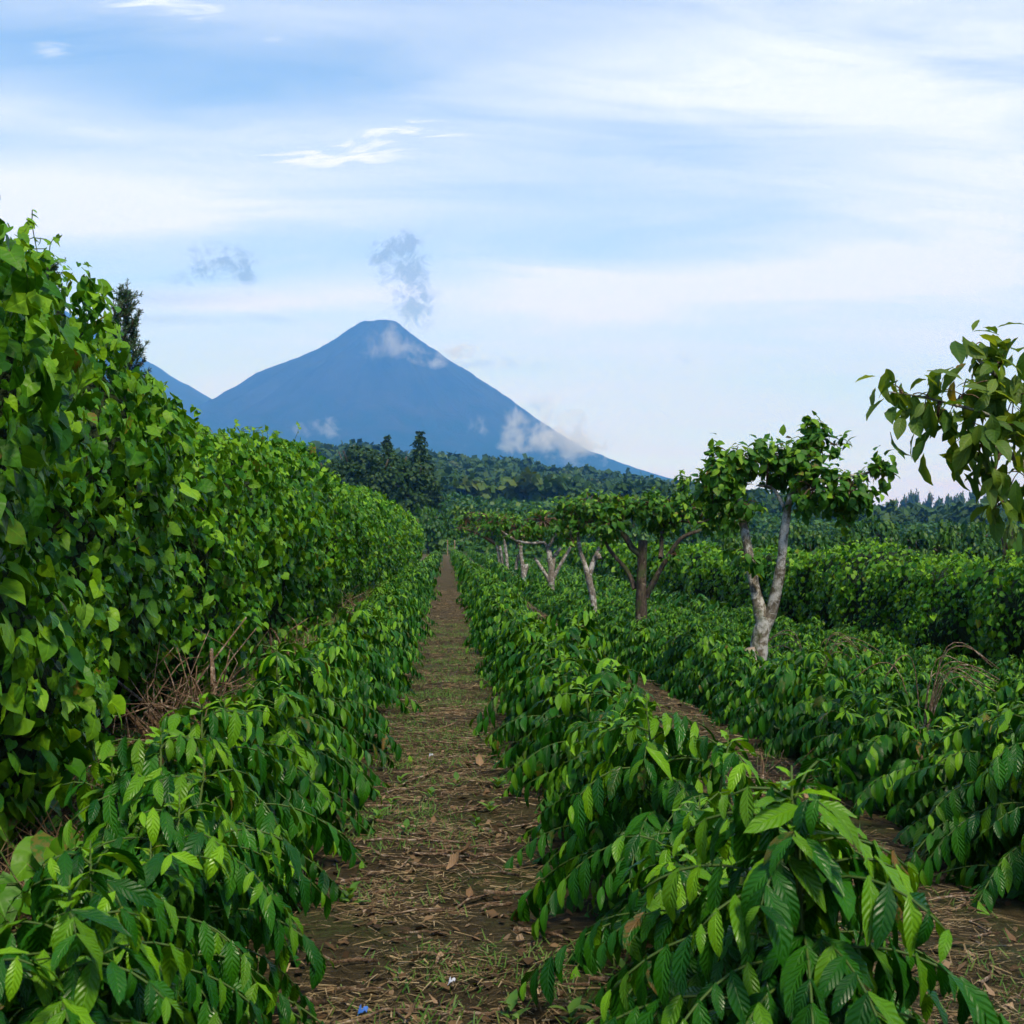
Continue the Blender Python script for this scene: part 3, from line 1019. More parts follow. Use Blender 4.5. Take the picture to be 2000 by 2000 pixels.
# the stout brown tree
shade_tree('shade tree with a stout dark brown mossy trunk and several thick pollarded arms', 25.9,
           [([(1255, 1238, 0), (1252, 1180, 0), (1253, 1120, 0), (1256, 1055, 0)], 15, 11),
            ([(1240, 1150, .1), (1225, 1115, .2), (1195, 1080, .3), (1178, 1050, .4)], 7, 3),
            ([(1252, 1085, 0), (1235, 1070, .1), (1222, 1050, .2), (1202, 1030, .2)], 9, 6),
            ([(1262, 1165, 0), (1275, 1140, -.1), (1300, 1095, -.2), (1330, 1052, -.3), (1370, 1035, -.3)], 8, 4),
            ([(1290, 1090, -.2), (1292, 1060, 0), (1295, 1020, .1)], 6, 4), ([(1295, 1028, .1), (1320, 1018, 0), (1370, 1020, 0), (1410, 1000, .2)], 3, 2)],
           [(1220, 1000, 42, 26, .3, 90), (1275, 990, 42, 28, -.2, 100), (1330, 1005, 44, 30, 0, 90), (1380, 1000, 40, 30, .3, 80), (1335, 960, 14, 30, 0, 30), (1190, 1025, 34, 24, .2, 50),
            (1295, 1030, 34, 20, .3, 40), (1400, 1030, 30, 24, .2, 40), (1320, 1085, 22, 18, -.2, 24)],
           0.15, M_BARK_BROWN, 22, mult=2.3)
# the slim Y-shaped white tree
shade_tree('slim white-barked shade tree leaning into a narrow Y between stouter trees', 34,
           [([(1163, 1197, 0), (1160, 1180, 0), (1152, 1140, 0), (1149, 1125, 0)], 8, 8),
            ([(1149, 1132, 0), (1143, 1105, 0), (1132, 1070, .2), (1128, 1035, .2)], 7, 4),
            ([(1150, 1128, 0), (1158, 1100, 0), (1166, 1080, 0), (1176, 1055, 0)], 7, 4), ([(1163, 1090, 0), (1168, 1084, -.1), (1171, 1092, -.15)], 6, 6)],
           [(1150, 990, 46, 20, 0, 100), (1110, 1000, 30, 22, .3, 70), (1185, 1000, 34, 24, .2, 70), (1140, 1022, 40, 16, 0, 60), (1180, 1050, 22, 16, 0, 30), (1090, 1030, 26, 14, .3, 30)],
           0.16, M_BARK_WHITE, 23, mult=2.3)
# pale tree with a long level limb
shade_tree('shade tree with pale fanned trunks and one long level limb reaching over the row', 48.6,
           [([(1076, 1154, 0), (1077, 1135, 0), (1076, 1110, 0), (1072, 1075, 0)], 9, 6),
            ([(1076, 1140, 0), (1088, 1115, 0), (1105, 1085, 0), (1115, 1068, 0)], 5, 3.5), ([(1074, 1135, 0), (1058, 1110, 0), (1045, 1090, .3)], 5, 3.5),
            ([(1078, 1130, 0), (1082, 1090, .2), (1095, 1070, .3)], 6, 4), ([(1072, 1080, 0), (1063, 1060, 0), (1040, 1061, -.3), (1010, 1056, -.4), (975, 1035, -.5)], 4, 2.5),
            ([(1070, 1070, 0), (1085, 1045, 0), (1086, 1030, 0)], 4, 4)],
           [(1060, 1020, 50, 20, 0, 110), (1010, 1035, 40, 16, -.3, 80), (1100, 1035, 40, 20, .2, 80), (1040, 1045, 40, 14, .3, 50), (1120, 1060, 20, 16, 0, 30), (970, 1022, 30, 16, -.4, 50)],
           0.18, M_BARK_WHITE, 24, mult=2.3)
shade_tree('white-trunked shade tree with a kinked stem beside leaning bare stems', 66,
           [([(1024, 1129, 0), (1022, 1115, 0), (1018, 1090, 0), (1017, 1065, 0)], 6.5, 4),
            ([(1024, 1125, 0), (1028, 1108, 0), (1027, 1102, 0)], 5, 5), ([(1008, 1112, .3), (1010, 1095, .3), (1014, 1085, .2)], 4, 4)],
           [(1000, 1025, 40, 18, 0, 90), (1030, 1042, 34, 16, .3, 60), (965, 1030, 34, 16, .2, 60), (985, 1045, 34, 12, 0, 40)],
           0.22, M_BARK_WHITE, 25)
shade_tree('group of thin white stems under a flat shade crown where the row recedes', 84,
           [([(992, 1113, 0), (990, 1095, 0), (987, 1070, 0), (984, 1045, 0)], 4.5, 3),
            ([(982, 1105, .3), (980, 1085, .3), (976, 1066, .3)], 4, 3), ([(976, 1103, .5), (974, 1085, .5), (970, 1065, .6)], 4, 3)],
           [(950, 1012, 42, 15, 0, 90), (910, 1018, 30, 14, .4, 60), (985, 1018, 34, 15, .3, 60), (940, 1035, 40, 12, 0, 50), (900, 1032, 18, 10, 0, 20)],
           0.25, M_BARK_WHITE, 26)
# the tree whose leafy bough hangs in from beside the frame
shade_tree('leafy bough of a near shade tree with large drooping ragged leaves', 8.9,
           [([(2120, 1700, 0), (2112, 1500, 0), (2095, 1250, 0), (2060, 1060, 0)], 34, 24),
            ([(2075, 1120, 0), (2040, 980, -.1), (1990, 900, -.15), (1930, 870, -.2)], 18, 6),
            ([(2065, 1080, 0), (2050, 900, .1), (2000, 780, .1), (1930, 720, .1), (1890, 680, .1)], 14, 4),
            ([(1990, 850, -.05), (1930, 810, -.1), (1860, 790, -.1), (1800, 775, -.1), (1735, 765, -.1)], 5, 1.5)],
           [(1900, 700, 46, 44, .1, 42), (1955, 730, 60, 60, .1, 63), (1880, 790, 60, 50, -.1, 70), (1810, 790, 50, 34, -.1, 42), (1760, 780, 36, 26, -.1, 21), (1830, 840, 50, 40, -.1, 42), (1930, 860, 60, 60, -.1, 84),
            (1980, 800, 50, 70, 0, 70), (1990, 940, 44, 50, -.1, 49), (1940, 950, 30, 40, -.2, 21), (1885, 895, 40, 30, -.1, 35), (1950, 1005, 26, 26, -.15, 14), (2060, 820, 60, 120, .1, 100)],
           0.205, M_BARK_PALE, 27, 300, None, 1.0, LONG_HI[0], M_OVER, OVER_MESH, 5, 0.62,
           stubs=[([(2110, 1560, 0), (1978, 1442, -.06)], 20, 19)])


# ------------------------------------------------------------------ pines and background trees
def broadleaf_mesh(name, rad, hgt, nclump, nleaf, leaf, seed, mat):
    """Crown of many leaf clumps; returns mesh about the crown's foot."""
    r = np.random.default_rng(seed)
    pos, nr, dr, sz, lr = [], [], [], [], []
    for c in range(nclump):
        v = r.normal(0, 1, 3)
        v /= np.linalg.norm(v)
        v[2] = abs(v[2]) * 1.35 - 0.5
        k = r.uniform(0.45, 0.95)
        cc = np.array([v[0] * rad * k, v[1] * rad * k, hgt * 0.45 + v[2] * hgt * 0.5 * k])
        cr = rad * r.uniform(0.22, 0.40)
        cl = r.random()
        q = r.normal(0, 1, (nleaf, 3))
        q /= np.linalg.norm(q, axis=1, keepdims=True)
        q[:, 2] = np.where(q[:, 2] < -0.3, -q[:, 2], q[:, 2])
        p = cc + q * cr * r.uniform(0.7, 1.1, (nleaf, 1)) * np.array([1, 1, 0.72])
        pos.append(p)
        nr.append(q + r.normal(0, 0.35, (nleaf, 3)) + np.array([0, 0, 0.4]))
        dr.append(r.normal(0, 1, (nleaf, 3)) - np.array([0, 0, 0.4]))
        sz.append(leaf * r.uniform(0.6, 1.3, nleaf))
        lr.append(np.clip(cl * 0.5 + r.random(nleaf) * 0.5, 0, 0.999))
    pos, nr, dr, sz, lr = (np.concatenate(a) for a in (pos, nr, dr, sz, lr))
    return joined(name, CLUMP, frames(pos, dr, nr, sz), mat, lr), (pos, nr, dr, sz, lr)


def trunk_mesh(h, r0, seed, nb=6, rad=2.0):
    r = np.random.default_rng(seed)
    tb = [([Vector((0, 0, -0.4)), Vector((r.normal(0, .1), r.normal(0, .1), h * 0.35)), Vector((r.normal(0, .3), r.normal(0, .3), h * 0.7))], [r0, r0 * 0.8, r0 * 0.45], 7)]
    for i in range(nb):
        a = i * 2.4
        z = h * r.uniform(0.3, 0.6)
        e = Vector((math.cos(a) * rad * 0.6, math.sin(a) * rad * 0.6, h * r.uniform(0.6, 0.85)))
        tb.append((curve_pts([Vector((0, 0, z)), Vector((e.x * 0.5, e.y * 0.5, (z + e.z) / 2 + 0.1)), e], 2), r0 * 0.3, 5))
    return tubes_mesh('trunk', tb, M_BARK_BROWN)


def place_tree(name, label, crown, trunk, loc, s=1.0, cat_='tree', group=None, sz_=None):
    root = link(name, None, None, loc, rng.uniform(0, 6.28), sz_ or (s, s, s))
    if trunk:
        link('trunk', trunk, root)
    tag(link('crown', crown, root), kind='stuff')
    return tag(root, label, cat_, group)


def at_ground(px, depth):
    p = P(px, 1060, depth)
    return Vector((p.x, p.y, gz(p.x, p.y)))


# big dark trees at the far end of the tall hedge
for i, (px, top, d, rpx) in enumerate([(692, 876, 235, 60), (768, 880, 228, 58), (828, 892, 222, 36), (645, 900, 260, 46), (735, 885, 220, 56), (610, 925, 250, 40), (800, 900, 215, 46)]):
    loc = at_ground(px, d)
    h = ((1060 - top) / FPX * d + 1.7 - loc.z) * 1.16
    rad = rpx / FPX * d
    cr, _ = broadleaf_mesh('dark_crown', rad, h, 60, 80, 0.55, 300 + i, M_DARKTREE)
    place_tree('broadleaf_tree', 'dark rounded broadleaf tree in the clump at the end of the tall hedge', cr, trunk_mesh(h, 0.45, i, 6, rad), loc,
               group='dark broadleaf trees at the end of the hedge')


def conifer(label, px, top, d, wid_px, seed, n_whorl=17):
    r = np.random.default_rng(seed)
    loc = at_ground(px, d)
    h = (1060 - top) / FPX * d + 1.7 - loc.z
    wid = wid_px / FPX * d
    pos, dr, nr, sz = [], [], [], []
    tb = [([Vector((0, 0, -0.4)), Vector((0, 0, h * 0.5)), Vector((0, 0, h))], [0.3, 0.2, 0.04], 7)]
    for k in range(n_whorl):
        t = k / (n_whorl - 1)
        z = h * (0.06 + 0.93 * t)
        ln0 = wid * (1 - t) ** 0.8 + 0.25
        for b in range(6):
            a = b * 1.047 + k * 0.7 + r.normal(0, 0.2)
            ln = ln0 * r.uniform(0.55, 1.2)
            o = Vector((math.cos(a), math.sin(a), 0))
            e = Vector((0, 0, z)) + o * ln + Vector((0, 0, ln * r.uniform(-0.12, 0.32)))
            tb.append(([Vector((0, 0, z)), Vector((0, 0, z)).lerp(e, 0.5) - Vector((0, 0, 0.05 * ln)), e], [0.06, 0.04, 0.02], 4))
            for q in range(int(9 + ln * 6)):
                f = r.random() ** 0.7
                p = Vector((0, 0, z)).lerp(e, f) + Vector(r.normal(0, 0.10, 3)) * (0.5 + ln * 0.25)
                pos.append(tuple(p))
                dd = o + Vector(r.normal(0, 0.55, 3)) - Vector((0, 0, 0.15))
                dr.append(tuple(dd))
                nr.append(tuple(Vector(r.normal(0, 0.4, 3)) + Vector((0, 0, 1))))
                sz.append(r.uniform(0.4, 0.8))
    root = link('conifer_tree', None, None, loc)
    link('trunk', tubes_mesh('trunk', tb, M_BARK_BROWN), root)
    M = frames(np.array(pos), np.array(dr), np.array(nr), np.array(sz), np.full(len(pos), 0.55))
    tag(link('crown', joined('conifer_crown', CLUMP, M, M_DARKTREE), root), kind='stuff')
    tag(root, label, 'tree')


conifer('narrow pointed dark conifer rising from the broadleaf clump, the slimmer of two', 757, 852, 232, 40, 41, 22)
conifer('broad dark conifer with layered boughs beside the slim pointed one', 820, 843, 228, 62, 42, 24)


def pine(label, px, top, d, wid_px, seed):
    """Tall pine with upswept brushy shoots."""
    r = np.random.default_rng(seed)
    loc = at_ground(px, d)
    h = (1060 - top) / FPX * d + 1.7 - loc.z
    wid = wid_px / FPX * d
    tb = [([Vector((0, 0, -0.4)), Vector((0, 0, h * 0.5)), Vector((0, 0, h))], [0.22, 0.15, 0.03], 7)]
    pos, dr, nr, sz, lr = [], [], [], [], []

    def brush(a, b, n, ln):
        ax = (b - a).normalized()
        cl = r.random() * 0.5
        for i in range(n):
            p = a.lerp(b, r.random())
            v = Vector(r.normal(0, 1, 3))
            v = (v - ax * v.dot(ax)).normalized()
            pos.append(tuple(p))
            dr.append(tuple(v * 0.9 + ax * r.uniform(0.4, 1.1)))
            nr.append(tuple(ax + Vector(r.normal(0, .3, 3))))
            sz.append(ln * r.uniform(0.7, 1.2))
            lr.append(cl + r.random() * 0.5)
    nw = int(h * 2.1)
    for k in range(nw):
        t = k / (nw - 1)
        z = h * (0.30 + 0.68 * t)
        for b in range(5):
            a = b * 1.257 + k * 0.9 + r.normal(0, 0.25)
            ln = (wid * (1 - t) ** 0.75 + 0.22) * r.uniform(0.6, 1.15)
            o = Vector((math.cos(a), math.sin(a), 0))
            s0 = Vector((0, 0, z))
            m1 = s0 + o * ln * 0.6 + Vector((0, 0, ln * 0.05))
            e = s0 + o * ln + Vector((0, 0, ln * 0.28 + 0.25))
            c = curve_pts([s0, m1, e], 3)
            tb.append((c, 0.025, 4))
            brush(c[2], c[-1], int(30 + 40 * ln), 0.17)
            for q in range(int(2 + ln * 3)):
                f = c[r.integers(2, len(c))]
                e2 = f + o.cross(Vector((0, 0, 1))) * r.normal(0, 0.28) + o * r.uniform(0, 0.15) + Vector((0, 0, r.uniform(0.22, 0.5)))
                tb.append(([f, e2], 0.014, 4))
                brush(f, e2, 30, 0.15)
    brush(Vector((0, 0, h * 0.9)), Vector((0, 0, h + 0.1)), 70, 0.16)
    root = link('pine_tree', None, None, loc)
    link('trunk', tubes_mesh('trunk', tb, M_BARK_BROWN), root)
    M = frames(np.array(pos), np.array(dr), np.array(nr), np.array(sz), np.full(len(pos), 0.22))
    tag(link('crown', joined('pine_crown', NEEDLE, M, M_NEEDLE, np.array(lr)), root), kind='stuff')
    tag(root, label, 'tree')


pine('tall pine with a brushy pointed top showing behind the tall vine hedge', 240, 580, 58, 70, 51)
pine('pine with a rounded top just peeping over the tall vine hedge', 92, 530, 58, 55, 52)

# forest on the hill
FOREST = [broadleaf_mesh('f', 1.0, 1.45, 13, 16, 0.25, 500 + i, None)[1] for i in range(5)]
for me in [m for m in bpy.data.meshes if m.users == 0]:
    bpy.data.meshes.remove(me)


def scatter(name, label, cat_, spots_, mat, seed, keep, grow):
    r = np.random.default_rng(seed)
    Ms, L = [], []
    for (x, y, z, rad, h) in spots_:
        pos, nr, dr, sz, lr = FOREST[r.integers(5)]
        pk = r.permutation(len(pos))[:keep]
        pos, nr, dr, sz, lr = pos[pk], nr[pk], dr[pk], sz[pk] * grow, lr[pk]
        a = r.uniform(0, 6.28)
        c, s = math.cos(a), math.sin(a)
        Rm = np.array([[c, -s, 0], [s, c, 0], [0, 0, 1]])
        M = frames(pos @ Rm.T * np.array([rad, rad, h / 1.45]) + np.array([x, y, z - 0.1 * h]), dr @ Rm.T, nr @ Rm.T, sz * rad)
        Ms.append(M)
        L.append(np.clip(r.random() ** 1.3 * 0.75 + lr * 0.25, 0, 0.999))
    o = link(name, joined(name, leaf_base(lambda t: 0.42, 1, 1, 0.0, 0.3), np.concatenate(Ms), mat, np.concatenate(L)))
    return tag(o, label, cat_, None, 'stuff')


sp = []
r = np.random.default_rng(77)
while len(sp) < 1900:
    px = r.uniform(540, 2060)
    y = r.uniform(440, 1230)
    p = P(px, 1060, y)
    if px > 1560 and r.random() < 0.3:
        continue
    big = r.uniform(3.6, 8.2) * (1.0 + 0.25 * (y > 900))
    sp.append((p.x, y, gz(p.x, y), big, big * r.uniform(1.3, 1.9)))
scatter('forest', 'dark continuous broadleaf forest covering the hill below the volcano', 'forest', sp, M_FOREST, 78, 100, 1.42)

# rough rows of coffee and scrub on the rising field beyond the path
sp = []
while len(sp) < 2300:
    px = r.uniform(560, 2060)
    y = 186 + 270 * r.random() ** 0.8
    p = P(px, 1060, y)
    big = r.uniform(0.8, 1.7) * (1.5 if y > 330 else 1)
    sp.append((p.x, y, gz(p.x, y), big, big * r.uniform(1.2, 1.9)))
scatter('scrub_field', 'bushy green coffee and scrub on the rising ground beyond the path', 'scrub', sp, M_FIELD, 79, 60, 1.75)
# the low field behind the right-hand vine hedge
sp = []
while len(sp) < 1500:
    y = 42 + 150 * r.random() ** 1.2
    x = 14.6 + r.random() * (y * 0.44 - 14)
    if x < 14.6:
        continue
    big = r.uniform(0.6, 1.15) * (1.15 if y > 100 else 1)
    sp.append((x, y, gz(x, y), big, big * r.uniform(1.6, 2.4)))
scatter('coffee_field', 'leafy coffee and scrub filling the ground behind the low vine hedge', 'scrub', sp, M_FIELD, 80, 68, 1.65)

# single trees standing out of the field behind the low hedge
FT = [broadleaf_mesh('field_tree_crown', 1.0, 1.7, 26, 46, 0.17, 600 + i, M_FIELD)[0] for i in range(3)]
FTT = trunk_mesh(1.5, 0.07, 9, 6, 0.8)
for i, (px, top, d, rpx) in enumerate([(1500, 1040, 75, 40), (1590, 1030, 90, 40), (1660, 1018, 110, 44), (1730, 1012, 120, 40), (1790, 1022, 95, 46), (1860, 1014, 130, 40), (1910, 1012, 110, 40),
                                       (1560, 1010, 160, 34), (1700, 1004, 170, 30), (1840, 1030, 70, 44), (1980, 1030, 80, 40), (1420, 1020, 140, 34), (1440, 1045, 70, 40),
                                       (1010, 985, 205, 34), (960, 995, 200, 30), (1090, 990, 210, 30), (1160, 985, 215, 28), (900, 985, 230, 34), (1240, 990, 220, 36), (1350, 990, 210, 34), (860, 1000, 196, 30), (838, 985, 188, 34), (815, 1000, 186, 30)]):
    loc = at_ground(px, d)
    h = (1060 - top) / FPX * d + 1.7 - loc.z
    rad = rpx / FPX * d
    place_tree('field_tree', 'bushy green tree standing in the scrub behind the low vine hedge' if i < 13 else 'bushy green tree on the rising field below the forest' if i < 21 else 'low bushy tree beside the end of the tall vine hedge',
               FT[i % 3], FTT, loc, group='trees in the scrub behind the low hedge' if i < 13 else 'trees on the rising field' if i < 21 else 'trees at the end of the tall hedge', sz_=(rad, rad, h / 1.65))
# yellowish tree at the hedge's near end
YT, _ = broadleaf_mesh('yellow_tree_crown', 1.0, 1.3, 16, 26, 0.16, 640, M_GRASS)
loc = at_ground(1985, 38)
place_tree('field_tree', 'small yellow-green tree with thin crown standing over the low vine hedge', YT, FTT, loc, sz_=(1.0, 1.0, ((1060 - 995) / FPX * 38 + 1.7 - loc.z) / 1.25))

# trees that stand out on the skyline of the forest hill
ST = [broadleaf_mesh('skyline_crown', 1.0, 1.6, 20, 40, 0.22, 660 + i, M_FOREST)[0] for i in range(3)]
STT = trunk_mesh(1.5, 0.06, 19, 5, 0.7)
for i, (px, top, d, rpx, lab, grp) in enumerate([
        (690, 866, 900, 24, 'domed tree on the forest skyline behind the dark clump', None), (730, 880, 940, 16, 'smaller round tree beside the domed skyline tree', None),
        (955, 886, 1000, 14, 'small round-headed tree poking above the forest skyline', None), (1000, 886, 1040, 27, 'large spreading tree breaking the forest skyline below the volcano', None),
        (1108, 901, 1050, 14, 'thin flat-topped tree standing clear of the forest skyline', None),
        (1145, 918, 1050, 12, 'forest tree rising a little over the skyline of the hill', 'skyline trees'), (1230, 928, 1080, 12, 'forest tree rising a little over the skyline of the hill', 'skyline trees'),
        (1330, 940, 1080, 12, 'forest tree rising a little over the skyline of the hill', 'skyline trees')]):
    loc = at_ground(px, d)
    h = (1060 - top) / FPX * d + 1.7 - loc.z
    rad = rpx / FPX * d
    place_tree('skyline_tree', lab, ST[i % 3], STT, loc, group=grp, sz_=(rad, rad, h / 1.6))
for i, (px, top) in enumerate([(1768, 958), (1785, 950), (1812, 955), (1835, 962), (1860, 958), (1880, 955), (1902, 948), (1925, 956), (1745, 968)]):
    loc = at_ground(px, 1120)
    h = (1060 - top) / FPX * 1120 + 1.7 - loc.z
    place_tree('skyline_pine', 'tall blue-green pine in the stand on the far low ridge', ST[i % 3], STT, loc, group='pines on the far low ridge', sz_=(13 / FPX * 1120, 13 / FPX * 1120, h / 1.6))

# two thin posts where the path ends
for px in (874, 888):
    p = at_ground(px, 176)
    post = link('fence_post', tubes_mesh('fence_post', [([Vector((0, 0, -0.2)), Vector((0.02, 0, 0.7)), Vector((0.0, 0.02, 2.0))], [0.07, 0.065, 0.06], 8, 0.1)], M_STICK), None, p)
    tag(post, 'thin wooden post standing at the far end of the long dirt path', 'post', 'posts at the end of the path')

# ------------------------------------------------------------------ volcano and the mountain beside it
VD = 8000.0
VX = (757 - 872) / FPX * VD


def prof(pxs, pys, cx, d):
    rr = np.abs((np.array(pxs, float) - cx) / FPX * d)
    zz_ = (1060 - np.array(pys, float)) / FPX * d
    return rr, zz_


rl, zl = prof([757, 715, 700, 690, 640, 600, 560, 525, 500, 470, 440, 420, 380, 250, 0], [625, 632, 635, 641, 676, 700, 719, 732, 744, 764, 783, 794, 815, 885, 1000], 757, VD)
rr_, zr = prof([757, 772, 782, 800, 830, 870, 920, 980, 1050, 1100, 1150, 1200, 1260, 1320, 1400, 1600, 2000], [626, 627, 634, 650, 672, 700, 733, 772, 823, 856, 885, 905, 927, 945, 962, 990, 1040], 757, VD)


def mountain(name, cx, cy, left, right, seed, nr=110, na=200, amp=1.0):
    V = []
    rs = np.concatenate([[0], np.geomspace(25, 3550, nr)])
    for rad in rs:
        for k in range(na):
            a = 2 * math.pi * k / na
            f = 0.5 + 0.5 * math.cos(a)                # 1 to the right, 0 to the left
            f = f * f * (3 - 2 * f)
            z = (1 - f) * np.interp(rad, *left) + f * np.interp(rad, *right)
            x, y = math.cos(a) * rad, math.sin(a) * rad
            g_ = mnoise.noise((math.cos(a) * 5.5, math.sin(a) * 5.5, seed + rad * 0.0006)) + 0.6 * mnoise.noise((math.cos(a) * 14, math.sin(a) * 14, seed + rad * 0.001))
            z += amp * (g_ * (58 - 50 * abs(math.cos(a)) ** 2) * min(1, rad / 600) + 10 * mnoise.noise((x * 0.012, y * 0.012, seed)) * min(1, rad / 150) + 7 * mnoise.noise((x * 0.03, y * 0.03, seed)) + 4 * mnoise.noise((x * 0.09, y * 0.09, seed)))
            V.append((x, y, max(z, -60)))
    Q = []
    for i in range(len(rs) - 1):
        for k in range(na):
            k2 = (k + 1) % na
            Q.append((i * na + k, i * na + k2, (i + 1) * na + k2, (i + 1) * na + k))
    return link(name, mesh_np(name, np.array(V), np.array(Q), M_ROCK), None, (cx, cy, 0))


M_ROCK, T = new_mat('volcano_slope')
g = T.node('ShaderNodeNewGeometry').outputs['Position']
z_ = T.sep(g)[2]
ra = T.noise(T.vmul(g, (1, 1, 0.3)), 0.006, 7, 0.65, 0.5)
forest_c = T.mix(ra, (0.008, 0.018, 0.008), (0.022, 0.036, 0.014))
rock_c = T.mix(ra, (0.004, 0.005, 0.006), (0.050, 0.048, 0.048))
hi = T.smooth(T.math('ADD', z_, T.math('MULTIPLY', T.math('SUBTRACT', ra, 0.5), 900.0)), 350.0, 800.0)
finish(T, principled(T, T.mix(hi, forest_c, rock_c), 1.0, 0.05, T.bump(ra, 0.6, 40)))
vol = mountain('volcano', VX, VD, (rl, zl), (rr_, zr), 2.0)
tag(vol, 'steep conical volcano with bare slopes fading blue behind the forest hill', 'volcano', None, 'structure')
# mountain to the side: ridge falling to the saddle
MD = 8700.0
mcx = 60
ml = prof([60, 0, -300, -900], [590, 610, 760, 1000], mcx, MD)
mr = prof([60, 120, 200, 280, 300, 330, 360, 400, 430, 500, 700], [590, 606, 648, 701, 716, 735, 752, 775, 790, 830, 960], mcx, MD)
mt = mountain('mountain', (mcx - 872) / FPX * MD, MD, ml, mr, 8.0, 80, 160, 1.6)
tag(mt, 'forested mountain shoulder falling to the saddle beside the volcano', 'mountain', None, 'structure')

# ------------------------------------------------------------------ litter, sticks and weeds on the lanes
def lane_point(r, ylo=4.3, yhi=15.0):
    q = r.random()
    t = r.random() ** 1.5
    y = ylo + (yhi - ylo) * t
    if q < 0.72:
        x = r.normal(0, 0.33)
    elif q < 0.9:
        x = 2.08 + r.normal(0, 0.22)
    else:
        x = -2.0 + r.normal(0, 0.22)
    return x, y


r = np.random.default_rng(91)
STICKS = []
for i in range(8):
    n = 5
    pts = [Vector((t - 0.5, 0.06 * r.normal() + (0.10 * r.normal()) * math.sin(t * 3.1), 0.01 + 0.02 * r.random())) for t in np.linspace(0, 1, n)]
    STICKS.append(tubes_mesh('stick', [(pts, [0.011, 0.010, 0.009, 0.008, 0.005], 5, 0.3)], M_STICK))
for i in range(170):
    x, y = lane_point(r)
    o = link('fallen_stick', STICKS[i % 8])
    ln = r.uniform(0.14, 0.55)
    o.matrix_basis = Matrix.Translation((x, y, gnear(x, y) + 0.008)) @ Matrix.Rotation(r.normal(0.0, 0.65) + (3.14 if r.random() < .5 else 0), 4, 'Z') @ Matrix.Rotation(r.normal(0, 0.06), 4, 'Y') @ Matrix.Diagonal((ln, ln * r.uniform(0.7, 1.6), r.uniform(0.35, 0.95), 1)) 
    tag(o, 'dry brown stick lying on the littered dirt between the rows', 'stick', 'fallen sticks on the dirt')
DRY = [mesh_np('dry_leaf', *(lambda b: (b[0] * np.array([1, 1, 1.6]), b[1]))(leaf_base(w_ovate, 4, 4, f, d, 0.06, tw, freq=2.0)), M_DRYLEAF,
               leaf_base(w_ovate, 4, 4)[2], {'lr': np.zeros(25), 'ly': np.zeros(25)}) for f, d, tw in ((0.7, 1.2, 0.4), (0.4, -1.0, -0.5), (-0.4, 0.9, 0.7))]
for i in range(70):
    x, y = lane_point(r, 4.3, 13)
    o = link('dry_leaf', DRY[i % 3])
    s = r.uniform(0.04, 0.10)
    o.matrix_basis = Matrix.Translation((x, y, gnear(x, y) + 0.022)) @ Matrix.Rotation(r.uniform(0, 6.28), 4, 'Z') @ Matrix.Rotation(r.normal(0, 0.12), 4, 'X') @ Matrix.Scale(s, 4)
    tag(o, 'curled dry brown leaf lying on the dirt between the rows', 'leaf', 'dry leaves on the dirt')

blade = leaf_base(lambda t: 0.5 * (1 - 0.6 * t), 1, 1, 0.0, 0.3)


def strew(name, label, cat_, n, mat, lenr, widr, up, pts, seed, base=blade):
    r = np.random.default_rng(seed)
    pos, dr, nr, sz, wd = [], [], [], [], []
    for i in range(n):
        x, y = pts(r)
        a = r.uniform(0, 6.28)
        u = r.uniform(*up)
        pos.append((x, y, gnear(x, y) + 0.006 + (0.02 * r.random() if up[1] < 0.4 else -0.004)))
        dr.append((math.cos(a) * 1.0, math.sin(a) * (0.7 if up[1] < 0.4 else 1), u))
        nr.append((r.normal(0, .3), -0.4 if up[1] > .5 else r.normal(0, .3), 1))
        ln = r.uniform(*lenr)
        sz.append(ln)
        wd.append(r.uniform(*widr) / ln)
    o = link(name, joined(name, base, frames(np.array(pos), np.array(dr), np.array(nr), np.array(sz), np.array(wd)), mat))
    return tag(o, label, cat_, None, 'stuff')


def patchy(xs, ylo, yhi, thr, sc_=1.4, off=0.0, pw=1.6):
    def f(r):
        while True:
            y = ylo + (yhi - ylo) * r.random() ** pw
            x = xs[r.integers(len(xs))] + r.normal(0, 0.36)
            if mnoise.noise((x * sc_ + off, y * sc_, 1.7)) + 0.25 * r.normal() > thr:
                return x, y
    return f


strew('ground_litter', 'straw, twig and leaf litter strewn over the bare lanes', 'litter', 52000, M_STRAW, (0.015, 0.15), (0.002, 0.009), (-0.05, 0.18), patchy([0, 0, 0, 2.08, 2.08, -2.0], 4.0, 52, -0.12, 1.4, 0.0, 1.9), 92)
strew('leaf_litter', 'small fallen brown leaves matted on the lanes', 'litter', 7000, M_DEADLEAF, (0.02, 0.075), (0.02, 0.06), (-0.1, 0.16), patchy([0, 0.45, -0.45, 1.7, 2.45, 2.08, -2.0], 4.0, 40, -0.2, 1.1, 6.0, 1.8), 96, leaf_base(lambda t: (0.08, 0.42, 0.03)[round(t * 2)], 2, 1, 0.0, 0.7))
strew('grass', 'short green grass and weeds in patches on the lanes', 'grass', 17000, M_GRASS, (0.015, 0.065), (0.004, 0.010), (0.4, 2.5), patchy([0, 0, 0, 0, 2.08, -2.0, -0.5, 0.5], 4.0, 30, 0.16, 1.3, 4.0), 93)
strew('dry_grass', 'dead tangled grass and brush along the foot of the tall vine hedge', 'grass', 9000, M_BRUSH, (0.10, 0.42), (0.004, 0.010), (0.0, 1.6), patchy([-2.1, -2.2, -2.0], 6.0, 60, -0.2, 0.9, 9.0, 1.2), 94)

